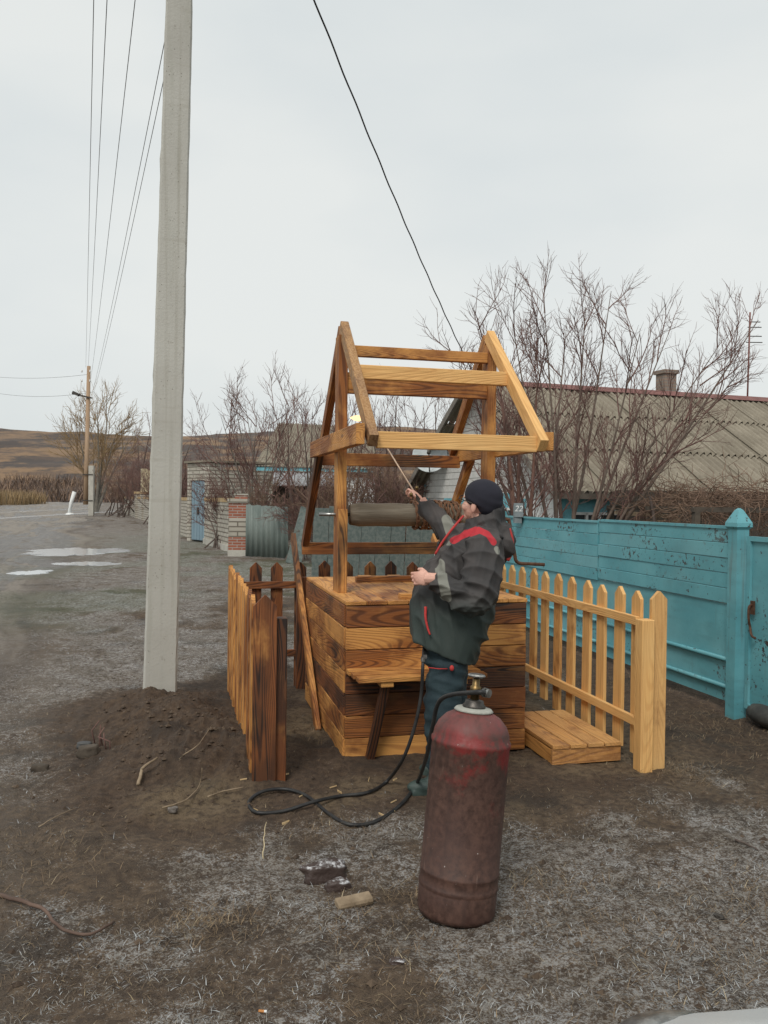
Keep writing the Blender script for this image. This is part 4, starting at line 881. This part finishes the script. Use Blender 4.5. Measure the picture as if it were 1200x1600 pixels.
wbuild('paint_scar', MB().ell(GC.matrix_basis @ Mc @ Vector((.118, -.045, ZS + .062)), (.022, .012, .03), Matrix.Rotation(.8, 3, 'Y')), nmat('bare_grey_metal', (.38, .40, .40), (.45, .46, .46), 20, .6, .2), GC, True)
def gp(px, py, up=.011): 
    p = G(px, py, .0)
    for _ in range(3): p = G(px, py, gz(p.x, p.y) + up)
    return p
h0 = GC.matrix_basis @ Mc @ Vector((-.06, -.005, vz + .04))
hp_ = [h0, h0 + Vector((-.05, .005, .002)), AT(690, 1092, 3.5), AT(676, 1135, 3.6), AT(667, 1180, 3.75), gp(652, 1222, .06), gp(625, 1258), gp(585, 1284), gp(545, 1288), gp(512, 1270), gp(478, 1243), gp(445, 1233), gp(410, 1237), gp(389, 1253), gp(400, 1269), gp(440, 1268), gp(490, 1253, .028), gp(530, 1244), gp(575, 1238), gp(605, 1220, .02), AT(630, 1185, 4.45), AT(648, 1135, 4.42), AT(658, 1085, 4.42), AT(661, 1035, 4.42), AT(664, 1000, 4.6), AT(672, 940, 4.95), AT(680, 880, 5.02), AT(686, 846, 5.02)]
hose = tag(wbuild('gas_hose', MB().tube(catmull(hp_, 8), .0095, 10), RUBBER, None, True), 'black rubber gas hose looping on the ground from the cylinder', 'hose')
cpl = AT(661, 1030, 4.42); wbuild('hose_clamp', MB().tube([cpl + Vector((.002, 0, .012)), cpl - Vector((-.001, 0, .012))], .014, 10).box(cpl + Vector((.01, -.01, .016)), (.02, .012, .02)), CHROME, hose)
TB = AT(648, 770, 5.20); TE = AT(577, 655, 5.62)
TO = thing('gas_torch', 'long thin gas torch held up to the well roof', 'torch', TB)
wbuild('lance', MB().tube([TB + (TB - TE).normalized() * .02, TB.lerp(TE, .5), TE], .0052, 8), nmat('pale_brass_pipe', (.62, .47, .36), (.55, .40, .28), 20, .45, 0, metal=.3), TO, True)
wbuild('handle', MB().tube([TB + Vector((0, .0, 0)), AT(668, 805, 5.12), AT(685, 842, 5.02)], [.011, .012, .010], 10), DARKST, TO, True)
wbuild('valve_knob', MB().ell(TB + Vector((.012, -.01, .03)), (.013, .013, .013)).ell(TB + Vector((-.022, -.012, -.012)), (.012, .012, .015)), BRASS, TO, True)
fd = (AT(540, 652, 5.50) - TE).normalized(); Mf = fd.to_track_quat('Z', 'Y').to_matrix().to_4x4(); Mf.translation = TE
wbuild('burner', MB().lathe([(.008, -.02), (.024, 0), (.026, .055), (.022, .055), (.018, .01)], 16, Mf), DARKST, TO, True)
fm = NT('gas_flame'); sepf = fm.new('SeparateXYZ', {0: fm.obj()})
em = fm.new('Emission', {'Color': (1, .62, .30), 'Strength': 1.6}); fm.l.new(em.outputs[0], fm.n['Material Output'].inputs[0])
fmb = NT('blue_gas_flame'); em2 = fmb.new('Emission', {'Color': (.22, .28, .62), 'Strength': .7}); fmb.l.new(em2.outputs[0], fmb.n['Material Output'].inputs[0])
fl = wbuild('flame', MB().lathe([(.004, .055), (.015, .068), (.021, .09), (.017, .12), (.008, .145), (.002, .16)], 12, Mf), fm.m, TO, True)
wbuild('blue_flame_core', MB().lathe([(.010, .05), (.017, .054), (.018, .062), (.010, .07)], 12, Mf), fmb.m, TO, True)

# ---------------------------------------------------------------- the man with the torch
def blob(name, mb, voxel, sm=4):
    o = bpy.data.objects.new(name, mb.mesh(name)); col.objects.link(o)
    md = o.modifiers.new('r', 'REMESH'); md.mode = 'VOXEL'; md.voxel_size = voxel
    if sm: s_ = o.modifiers.new('s', 'SMOOTH'); s_.iterations = sm; s_.factor = .5
    me = bpy.data.meshes.new_from_object(o.evaluated_get(bpy.context.evaluated_depsgraph_get())); bpy.data.objects.remove(o); me.name = name; return me
MY = 4.62
man_o = Vector((.40, MY, gz(.40, MY)))
fF = Vector((-.993, .12, 0)).normalized(); fL = Vector((-fF.y, fF.x, 0))      # forward (towards the well's left end), his left (towards the camera)
def mp_(px, py, Y): return AT(px, py, Y)
hd = AT(751, 786, 4.63); hf = Vector((-.74, .64, .20)).normalized(); hr = hf.cross(Vector((0, 0, 1))).normalized(); hu = hr.cross(hf)
HM = Matrix((hf, -hr, hu)).transposed()                   # head frame: x forward, y left, z up
def H3(a, b, c): return hd + HM @ Vector((a, b, c))
def ring(c, hd_, hw_, tilt=0, n=22, pw=.82):
    out = []
    for j in range(n):
        t = 2 * math.pi * j / n; ca, sa = math.cos(t), math.sin(t); ca = math.copysign(abs(ca) ** pw, ca); sa = math.copysign(abs(sa) ** pw, sa)
        out.append(Vector(c) + fF * hd_ * ca + fL * hw_ * sa + Vector((0, 0, tilt * ca)))
    return out
NS, FS = AT(757, 850, 4.43), AT(742, 848, 4.83)             # near (left) and far (right) shoulders
NE, NW = AT(741, 938, 4.34), AT(684, 906, 4.34)             # near elbow, wrist
FE, FW = AT(706, 836, 5.02), AT(667, 793, 5.17)
HL, HR = AT(708, 1010, 4.52), AT(706, 1008, 4.73)           # hips
KL, KR = AT(690, 1120, 4.49), AT(704, 1112, 4.76)
AL = G(700, 1228, .09); AL = Vector((.345, 4.52, .09)); AR = Vector((.42, 4.80, .09))
def finger(mb, pts, r): mb.tube(pts, [r, r * .95, r * .9, r * .7][:len(pts)], 8)
def hand(mb, wr, palm, d, side, curl, spread=1.):
    """wr wrist, d along the fingers, palm normal, side towards the thumb"""
    d, palm, side = d.normalized(), palm.normalized(), side.normalized()
    mb.tube([wr - d * .06, wr, wr + d * .03], [.032, .031, .033], 10)
    M = Matrix((d, side, palm)).transposed(); mb.ell(wr + d * .055, (.052, .042, .018), M, 12, 9)
    for k, (o_, ln) in enumerate(((.03, .072), (.010, .080), (-.010, .075), (-.029, .058))):
        p = wr + d * .085 + side * o_; q1 = p + (d * math.cos(curl * .5) + palm * math.sin(curl * .5)) * ln * .42; q2 = q1 + (d * math.cos(curl * 1.4) + palm * math.sin(curl * 1.4)) * ln * .33; q3 = q2 + (d * math.cos(curl * 2.1) + palm * math.sin(curl * 2.1)) * ln * .28
        finger(mb, [p - d * .02, q1, q2, q3], .0088)
    p = wr + d * .025 + side * .03; q1 = p + (side * .7 + d * .6 + palm * .3).normalized() * .038; q2 = q1 + (d * .8 + palm * .7 + side * .1).normalized() * .03
    finger(mb, [p, q1, q2], .011)
bm_ = MB()
bm_.ell(H3(-.008, 0, .022), (.095, .076, .092), HM, 20, 13).ell(H3(.03, 0, -.035), (.066, .06, .075), HM, 18, 11).ell(H3(.06, 0, -.088), (.03, .036, .026), HM)      # skull, face, chin
bm_.ell(H3(.098, 0, -.028), (.020, .013, .018), HM).ell(H3(.09, 0, -.005), (.013, .010, .030), HM)                                                         # nose
bm_.ell(H3(.086, 0, -.062), (.012, .024, .006), HM).ell(H3(.084, 0, -.073), (.012, .021, .007), HM)                                                       # lips
for s in (-1, 1):
    bm_.ell(H3(-.012, s * .079, -.022), (.018, .010, .032), HM).ell(H3(.06, s * .042, -.035), (.03, .022, .026), HM).ell(H3(.083, s * .03, .018), (.012, .024, .008), HM)
bm_.tube([H3(-.02, 0, -.06), H3(-.035, 0, -.13), H3(-.05, 0, -.20)], [.056, .055, .065], 14)
for c, a, b_ in (((.56, 1.44), .08, .15), ((.50, 1.36), .10, .19), ((.45, 1.2), .12, .165), ((.40, 1.02), .13, .15), ((.37, .86), .12, .16)): pass
bm_.loft([ring((x, MY, z), a, b_) for x, z, a, b_ in ((.35, .78, .09, .13), (.36, .86, .11, .135), (.39, 1.0, .12, .135), (.43, 1.2, .115, .135), (.49, 1.34, .09, .135), (.53, 1.42, .055, .08))])
for S, Eb, Wr in ((NS, NE, NW), (FS, FE, FW)): bm_.tube(catmull([S.lerp(Vector((.50, MY, S.z)), .22) + Vector((0, 0, -.035)), Eb, Wr], 6), [.05 - .0018 * k for k in range(13)], 12)
for Hh, K, A in ((HL, KL, AL), (HR, KR, AR)): bm_.tube(catmull([Hh + Vector((0, 0, .05)), K, A - Vector((0, 0, .03))], 6), [.075 - .0032 * k for k in range(13)], 12)
d1 = (AT(650, 899, 4.40) - NW); hand(bm_, NW + d1 * .28, Vector((0, .9, -.3)), d1 + Vector((0, 0, -.02)), Vector((-.2, .35, 1)), 1.25)
d2 = (TB - FW); hand(bm_, TB - d2.normalized() * .075 + Vector((.012, .0, -.012)), Vector((-.35, .5, -.6)), d2, Vector((-.75, -.1, .6)), 1.05)
person = link('person', blob('person', bm_, .0038, 2), SKIN, None, None, True)
tag(person, 'man in dark work jacket and knit cap reaching up with a gas torch', 'person')
# jacket
jm = MB()
jm.loft([ring((x, MY, z), a, b_, tl) for x, z, a, b_, tl in ((.338, .775, .184, .228, .075), (.338, .79, .186, .23, .073), (.372, .93, .218, .225, .05), (.392, 1.02, .234, .215, .03), (.416, 1.13, .234, .205, .015), (.448, 1.24, .210, .20, 0), (.485, 1.34, .175, .19, -.01), (.515, 1.41, .135, .16, -.015), (.545, 1.46, .10, .115, -.02), (.55, 1.475, .08, .09, -.02))])
NWs = NW + (AT(672, 904, 4.35) - NW) * .6
sleeveN = MB().tube(catmull([NS + fL * -.07 + Vector((0, 0, .01)), NS + Vector((0, 0, -.02)), NS.lerp(NE, .55) + Vector((.012, -.01, 0)), NE + Vector((.0, 0, .0)), NE.lerp(NW, .5) + Vector((.0, 0, -.01)), NWs], 5), [.07, .083, .091, .096, .10, .102, .104, .105, .105, .105, .105, .104, .103, .10, .098, .094, .09, .086, .082, .078, .073, .069, .065, .062, .058, .056][:26], 18)
jm.tube(catmull([FS + fL * .05, FS, FS.lerp(FE, .5), FE, FE.lerp(FW, .55), FW + (TB - FW) * .12], 5), [.075, .085, .09, .092, .092, .092, .091, .09, .09, .09, .089, .088, .086, .084, .082, .08, .078, .076, .073, .070, .067, .064, .061, .058, .056, .055][:26], 16)
# standing collar and hood lying on the back
cc = AT(757, 813, 4.63)
jm.loft([ring(cc + Vector((dx, 0, dz)), a, b_, tl) for dx, dz, a, b_, tl in ((.01, -.075, .125, .15, .02), (.0, -.03, .105, .115, .0), (.0, .02, .102, .105, -.035), (.0, .042, .096, .098, -.045))])
hc = AT(783, 850, 4.66)
jm.ell(hc, (.075, .15, .118), Matrix.Rotation(.18, 3, 'Y'), 20, 13).ell(AT(776, 828, 4.66), (.09, .135, .06), Matrix.Rotation(.5, 3, 'Y'))
def wrinkle(me, fn, amp):
    n = len(me.vertices); co = np.zeros(n * 3, np.float32); no = np.zeros(n * 3, np.float32); me.vertices.foreach_get('co', co); me.vertex_normals.foreach_get('vector', no)
    co = co.reshape(-1, 3); no = no.reshape(-1, 3); d = fn(co); co = co + no * (amp * d)[:, None]; me.vertices.foreach_set('co', co.astype(np.float32).ravel()); me.update(); return co
def folds_along(dirs, f0, f1, seed):
    """creases of cloth: sharp ridges running across the given directions, broken up by slower waves"""
    r = np.random.default_rng(seed); P = []
    for k in range(8):
        d = np.array(dirs[k % len(dirs)]) + r.normal(0, .35, 3); P.append((d / np.linalg.norm(d), r.uniform(f0, f1), r.uniform(0, 6), r.normal(0, 7, 3), r.normal(0, 5, 3), r.uniform(0, 6)))
    def fn(co):
        t = np.zeros(len(co))
        for d, f, ph, w1, w2, p2 in P:
            s_ = np.sin(co @ d * f + ph + 1.8 * np.sin(co @ w1)); m_ = np.clip(np.sin(co @ w2 + p2) * 1.4, 0, 1); t += m_ * ((1 - np.abs(s_)) ** 1.25 - .35)
        return t
    return fn
JY = .010
def attrs_for(jc, me):
    def pd(poly, Y):
        P = [AT(x, y, Y) for x, y in poly]; d = np.full(len(jc), 9.)
        for a, b_ in zip(P[:-1], P[1:]): d = np.minimum(d, segd(jc[:, 0], jc[:, 2], (a.x, a.z), (b_.x, b_.z)))
        return d
    nearm = np.where(jc[:, 1] < 4.60, 0, 1.)
    add_attrs(me, {'red': pd([(710, 846), (728, 836), (748, 828), (760, 834), (768, 846)], 4.43) + .003 + nearm, 'refl': np.minimum.reduce([pd([(699, 846), (702, 850)], 4.43) + .006 + nearm, pd([(772, 856), (774, 860)], 4.43) + .006 + nearm, pd([(690, 884), (691, 905), (697, 934)], 4.33) - .006 + np.where(jc[:, 1] < 4.5, 0, 1.), pd([(697, 812), (704, 838)], 5.08) - .012 + np.where(jc[:, 1] > 4.93, 0, 1.)])})
def jacketmat():
    t = NT('charcoal_work_jacket'); v = t.obj(); sep = t.new('SeparateXYZ', {0: v}); n = t.noise(v, 6, 4)
    c = t.mix(t.rng(n, .35, .7), (.034, .032, .032), (.062, .053, .050))
    low = t.rng(sep.outputs[2], 1.16, .95); c = t.mix(t.math('MULTIPLY', low, .8), c, (.024, .042, .036))
    c = t.mix(t.rng(t.attr('refl').outputs['Fac'], .018, .022, 1, 0), c, (.20, .20, .17))
    c = t.mix(t.rng(t.attr('red').outputs['Fac'], .018, .021, 1, 0), c, (.42, .02, .03))
    t.bump(t.noise(v, 260, 2), .15, .002); return t.out(c, .75)
JM = jacketmat()
jme = blob('jacket', jm, .0065, 4); attrs_for(wrinkle(jme, folds_along([(.4, .2, 1), (1, .3, .5)], 16, 40, 3), .011), jme)
jk = link('jacket', jme, JM, person, None, True)
sme = blob('sleeve', sleeveN, .0055, 4); attrs_for(wrinkle(sme, folds_along([(.5, .2, 1), (-.6, .2, 1), (.1, 0, 1)], 26, 58, 9), .011), sme)
link('sleeve', sme, JM, jk, None, True)
folds = folds_along([(.3, .3, 1), (.6, 0, 1)], 22, 45, 5)
REDC = nmat('red_piping', (.50, .035, .03), (.40, .03, .028), 20, .7, .1)
wbuild('front_piping', MB().tube(catmull([AT(724, 806, 4.52), AT(707, 826, 4.475), AT(692, 846, 4.47), AT(680, 866, 4.47)], 6), .0065, 8), REDC, jk, True)
wbuild('pocket_piping', MB().tube(catmull([AT(665, 948, 4.425), AT(665, 965, 4.41), AT(668, 980, 4.40), AT(672, 992, 4.39)], 5), [.008 - .0002 * k for k in range(16)], 8), REDC, jk, True)
wbuild('hood_trim', MB().tube(catmull([AT(795, 826, 4.58), AT(800, 845, 4.58), AT(799, 862, 4.58), AT(793, 876, 4.57)], 5), .011, 8), REDC, jk, True)
wbuild('front_zip', MB().tube(catmull([AT(662, 905, 4.56), AT(660, 950, 4.50), AT(661, 1000, 4.47)], 5), .004, 6), DARKST, jk, True)
# trousers
tm_ = MB()
tm_.loft([ring((x, MY, z), a, b_) for x, z, a, b_ in ((.36, .70, .13, .185), (.362, .80, .14, .19), (.375, .92, .13, .17))])
for Hh, K, A in ((HL, KL, AL), (HR, KR, AR)): tm_.tube(catmull([Hh + Vector((0, 0, .02)), Hh.lerp(K, .5) + Vector((-.012, 0, 0)), K, K.lerp(A, .6), A - Vector((0, 0, .02))], 5), [.098, .10, .102, .104, .105, .105, .104, .102, .10, .098, .096, .094, .093, .092, .091, .09, .09, .09, .089, .088, .085], 16)
tme = blob('trousers', tm_, .0095, 4); jc2 = wrinkle(tme, folds, .007)
tr = link('trousers', tme, nmat('dark_teal_work_trousers', (.010, .026, .034), (.020, .042, .050), 7, .8, .2, 120, rand=False), person, None, True)
wbuild('pocket_zip', MB().tube([AT(669, 1043, 4.405), AT(685, 1045, 4.395), AT(699, 1045, 4.40)], .0028, 6).ell(AT(706, 1044, 4.39), (.012, .01, .016)), REDC, tr, True)
# shoes
for k, (A, d) in enumerate(((AL, Vector((-.98, -.18, 0))), (AR, Vector((-.95, .3, 0))))):
    d.normalize(); s = Vector((-d.y, d.x, 0)); gzz = gz(A.x, A.y); c = Vector((A.x, A.y, gzz)); m = MB(); M = Matrix((d, s, Vector((0, 0, 1)))).transposed()
    m.ell(c + d * .02 + Vector((0, 0, .055)), (.10, .052, .06), M).ell(c + d * .10 + Vector((0, 0, .04)), (.11, .05, .042), M).tube([c + Vector((0, 0, .05)), c + Vector((0, 0, .14))], .05, 12)
    m.box(c + d * .06 + Vector((0, 0, .012)), (.25, .085, .03), M)
    link('shoe', blob('shoe', m, .007, 4), nmat('dark_green_boot', (.03, .05, .045), (.05, .075, .065), 10, .6, .2) if k == 0 else bpy.data.materials['dark_green_boot'], person, None, True)
# knit cap
hm = MB(); hm.ell(H3(-.012, 0, .045), (.113, .094, .092), HM, 28, 17).ell(H3(-.06, 0, -.002), (.062, .078, .06), HM, 24, 13).lathe([(.102, -.02), (.106, -.01), (.106, .03), (.10, .045)], 28, Matrix.Translation(H3(-.014, 0, .02)) @ HM.to_4x4() @ Matrix.Rotation(-.30, 4, 'Y') @ Matrix.Diagonal((1.06, .90, 1, 1)))
cme = blob('knit_cap', hm, .006, 5)
def capmat():
    t = NT('dark_navy_knit'); v = t.obj(); w = t.new('TexWave', {'Vector': v, 'Scale': 60., 'Distortion': 3., 'Detail': 2.}, wave_type='BANDS', bands_direction='X').outputs['Fac']
    t.bump(t.math('ADD', w, t.noise(v, 150, 2)), .3, .003); return t.out(t.mix(t.noise(v, 12, 3), (.008, .009, .016), (.022, .021, .034)), .9)
link('knit_cap', cme, capmat(), person, None, True)
g = MB()
for s in (-1, 1):
    c = H3(.108, s * .034, .002); g.tube([c + HM @ Vector((0, .026 * math.cos(t * .5236), .018 * math.sin(t * .5236))) for t in range(13)], .0022, 6)
    g.tube([H3(.104, s * .062, .006), H3(.05, s * .086, .004), H3(-.015, s * .086, -.002)], .0025, 6)
g.tube([H3(.112, -.009, .004), H3(.112, .009, .004)], .002, 6)
wbuild('eyeglasses', g, DARKST, person, True)
for s in (-1, 1): wbuild('eye', MB().ell(H3(.083, s * .031, .003), (.011, .014, .010), HM), nmat('eye_white', (.6, .58, .55), (.65, .63, .6), 9, .3, 0), person, True)

# ---------------------------------------------------------------- small things lying about
def rock(label, px, py, s, seed, mat=STONE, rz=0, name='stone', cat='stone'):
    r = random.Random(seed); p = gp(px, py, 0); bm2 = bmesh.new(); bmesh.ops.create_icosphere(bm2, subdivisions=3, radius=1)
    for v in bm2.verts:
        k = 1 + .28 * mnoise.noise(v.co * 1.6 + Vector((seed, 0, 0))) + .14 * mnoise.noise(v.co * 4 + Vector((0, seed, 0)))
        v.co = Vector((max(-.8, min(.8, v.co.x)) * k * s[0], max(-.75, min(.75, v.co.y)) * k * s[1], max(-.6, min(.7, v.co.z)) * k * s[2]))
    me = bpy.data.meshes.new(name); bm2.to_mesh(me); bm2.free()
    tag(link(name, me, mat, None, Matrix.Translation(p + Vector((0, 0, s[2] * .42))) @ Matrix.Rotation(rz, 4, 'Z'), True), label, cat)
FST = (lambda t: (t.bump(t.noise(t.obj(), 60, 4), .5, .01), t.out(t.mix(t.math('MULTIPLY', t.rng(t.noise(t.obj(), 24, 5, .7), .45, .62), t.rng(t.new('SeparateXYZ', {0: t.new('NewGeometry').outputs['Normal']}).outputs[2], .3, .8)), (.055, .036, .03), (.55, .55, .56)), .6))[1])(NT('frosted_dark_stone'))
rock('long dark stone dusted with frost in front of the cylinder', 506, 1372, (.115, .05, .055), 3, FST, .35)
rock('small frosted stone touching the long dark stone', 528, 1390, (.06, .035, .035), 8, FST, .2)
rock('mossy brown stone half sunk in the soil of the mound', 138, 1180, (.08, .06, .05), 12, nmat('soil_covered_stone', (.055, .042, .03), (.10, .08, .06), 9, .9, .5, 40))
rock('dark wet lump beside the cut twigs', 132, 1168, (.055, .035, .03), 14, nmat('dark_wet_lump', (.03, .03, .03), (.06, .06, .058), 9, .5, .3), .2)
rock('small muddy stone at the foot of the mound', 62, 1205, (.06, .045, .035), 21, bpy.data.materials['soil_covered_stone'])
rock('pale pebble in the soil by the fence', 270, 1268, (.028, .022, .02), 22)
rock('flat pebble with frost on the bare patch', 620, 1505, (.03, .02, .012), 23, FST)
rock('small dark pebble in the grass right of the cylinder', 1123, 1434, (.022, .013, .012), 25, nmat('dark_pebble', (.035, .03, .025), (.06, .05, .04), 20, .7, .3), -.9)
def stick(label, pts, r, mat=STICK, up=.008, name='stick'):
    P = catmull([gp(x, y, up + h) for x, y, h in pts], 5); n = len(P)
    tag(wbuild(name, MB().tube([p + Vector((J(.002), J(.002), 0)) for p in P], [r * (1 - .5 * k / n) for k in range(n)], 6), mat, None, True), label, 'stick', 'sticks on the ground')
stick('crooked pale stick lying on the soil mound', [(216, 1226, 0), (221, 1205, .012), (228, 1196, .02), (246, 1184, .01)], .011)
stick('thin upright straw in front of the hose loop', [(411, 1343, 0), (413, 1315, .05), (415, 1285, .1)], .003, nmat('pale_straw', (.52, .42, .25), (.58, .48, .3), 9, .8, 0), 0, 'straw')
stick('brown root curving along the frosted ground', [(-10, 1396, .0), (35, 1408, .02), (70, 1422, .01), (95, 1450, .012), (140, 1460, .01), (178, 1440, .0)], .009, nmat('wet_root', (.09, .055, .04), (.15, .095, .07), 9, .8, .4))
stick('thin twig beside the pale stick on the mound', [(255, 1262, 0), (290, 1250, .01), (312, 1226, .012), (316, 1200, .0)], .004)
stick('straight twig pointing at the picket fence', [(325, 1245, 0), (350, 1236, .01), (380, 1230, 0)], .005)
stick('long thin twig below the mound', [(60, 1292, 0), (95, 1272, .01), (120, 1262, 0)], .003)
stick('dark twig lying in the frosted grass by the corner post', [(1148, 1312, 0), (1165, 1318, .006), (1183, 1327, 0)], .006, BARK)
stick('thin twig lying on the soil towards the pole', [(286, 1180, 0), (310, 1163, .01), (332, 1132, 0)], .004)
ck = [gp(526, 1414, .01), gp(580, 1402, .022)]
M_, L_ = frame(ck[0], ck[1], (0, 1, .3)); tag(link('wood_offcut', cbox(L_, .055, .03, .008).mesh('wood_offcut'), STICK, None, M_), 'short weathered wood offcut lying beside the cylinder', 'wood')
for k, (px, h) in enumerate(((150, .16), (156, .12), (161, .14), (166, .09), (172, .07))):
    p = gp(px, 1165 + k, 0); tag(wbuild('cut_twig', MB().tube([p - Vector((0, 0, .02)), p + Vector((J(.02) - .01, 0, h * .6)), p + Vector((J(.03) - .015, 0, h))], [.005, .004, .003], 6), TWIG, None, True), 'thin cut twig sticking up at the edge of the mound', 'twig', 'cut twigs at the mound')
cgp = gp(411, 1580, .005); cg = thing('cigarette_end', 'discarded orange cigarette end on the frosted grass', 'cigarette', cgp, R(-8))
build('filter', MB().tube([(-.014, 0, 0), (.004, 0, 0)], .004, 8), nmat('orange_filter', (.55, .24, .07), (.48, .2, .06), 30, .8, 0), cg); build('paper', MB().tube([(.004, 0, 0), (.012, 0, 0)], .0039, 8), WHITEP, cg)
for k in range(14):
    p = gp(rnd.uniform(380, 640), rnd.uniform(1200, 1290), .004); a = rnd.uniform(0, 3.14); d = Vector((math.cos(a), math.sin(a), 0)) * rnd.uniform(.012, .035)
    M_, L_ = frame(p - d, p + d, (-d.y, d.x, .1)); tag(link('wood_chip', cbox(L_, rnd.uniform(.006, .014), .003, .0008).mesh('wood_chip'), nmat('fresh_chip', (.52, .36, .18), (.6, .44, .24), 20, .8, 0) if k == 0 else bpy.data.materials['fresh_chip'], None, M_), 'small fresh wood chip on the ground near the hose', 'wood chip', 'wood chips by the hose')

# ---------------------------------------------------------------- white car whose bonnet edge shows low at the right
CAR = thing('parked_car', 'white car parked beside the viewpoint, only its bonnet edge showing', 'car', (1.13, -.42, 0))
CW = nmat('white_car_paint', (.70, .71, .70), (.74, .75, .74), 1.5, .25, 0)
sec = [(-2.0, .62, .80, .45), (-1.95, .80, .90, .30), (-1.5, .84, .95, .25), (-.6, .86, .98, .22), (.4, .86, .97, .22), (1.2, .85, .86, .22), (1.7, .82, .77, .24), (1.92, .76, .69, .28), (2.02, .62, .60, .36)]
rings = []
for y, hw_, zt2, zb in sec:
    rr = []
    for j in range(24):
        t = 2 * math.pi * j / 24; ca, sa = math.cos(t), math.sin(t); rr.append((hw_ * math.copysign(abs(ca) ** .45, ca), y, (zt2 + zb) / 2 + (zt2 - zb) / 2 * math.copysign(abs(sa) ** .6, sa)))
    rings.append(rr)
build('body', MB().loft(rings), CW, CAR, None, True)
cab = [[(x, y, z) for x, y, z in ((-w2, y2, z2), (w2, y2, z2))] for y2, w2, z2 in ()]
build('cabin', MB().loft([[(-.74, 0.75, .88), (.74, .75, .88), (.76, -1.75, .92), (-.76, -1.75, .92)], [(-.70, .35, 1.16), (.70, .35, 1.16), (.70, -1.62, 1.2), (-.70, -1.62, 1.2)], [(-.58, -.05, 1.38), (.58, -.05, 1.38), (.58, -1.4, 1.38), (-.58, -1.4, 1.38)]]), GLASS, CAR); build('roof', MB().box((0, -.72, 1.39), (1.14, 1.34, .035)), CW, CAR)
for sx in (-1, 1):
    build('headlight', MB().ell((sx * .58, 1.9, .6), (.15, .1, .07)), CHROME, CAR, None, True)
    for y in (-1.25, 1.3):
        wl_ = build('wheel', MB().lathe([(.2, -.09), (.29, -.1), (.31, -.06), (.31, .06), (.29, .1), (.2, .09)], 28, Matrix.Translation((sx * .76, y, .31)) @ Matrix.Rotation(R(90), 4, 'Y')), RUBBER, CAR, None, True)
        build('rim', MB().lathe([(.01, .06), (.16, .095), (.2, .092), (.2, .05)], 20, Matrix.Translation((sx * .76, y, .31)) @ Matrix.Rotation(sx * R(90), 4, 'Y')), CHROME, wl_, None, True)
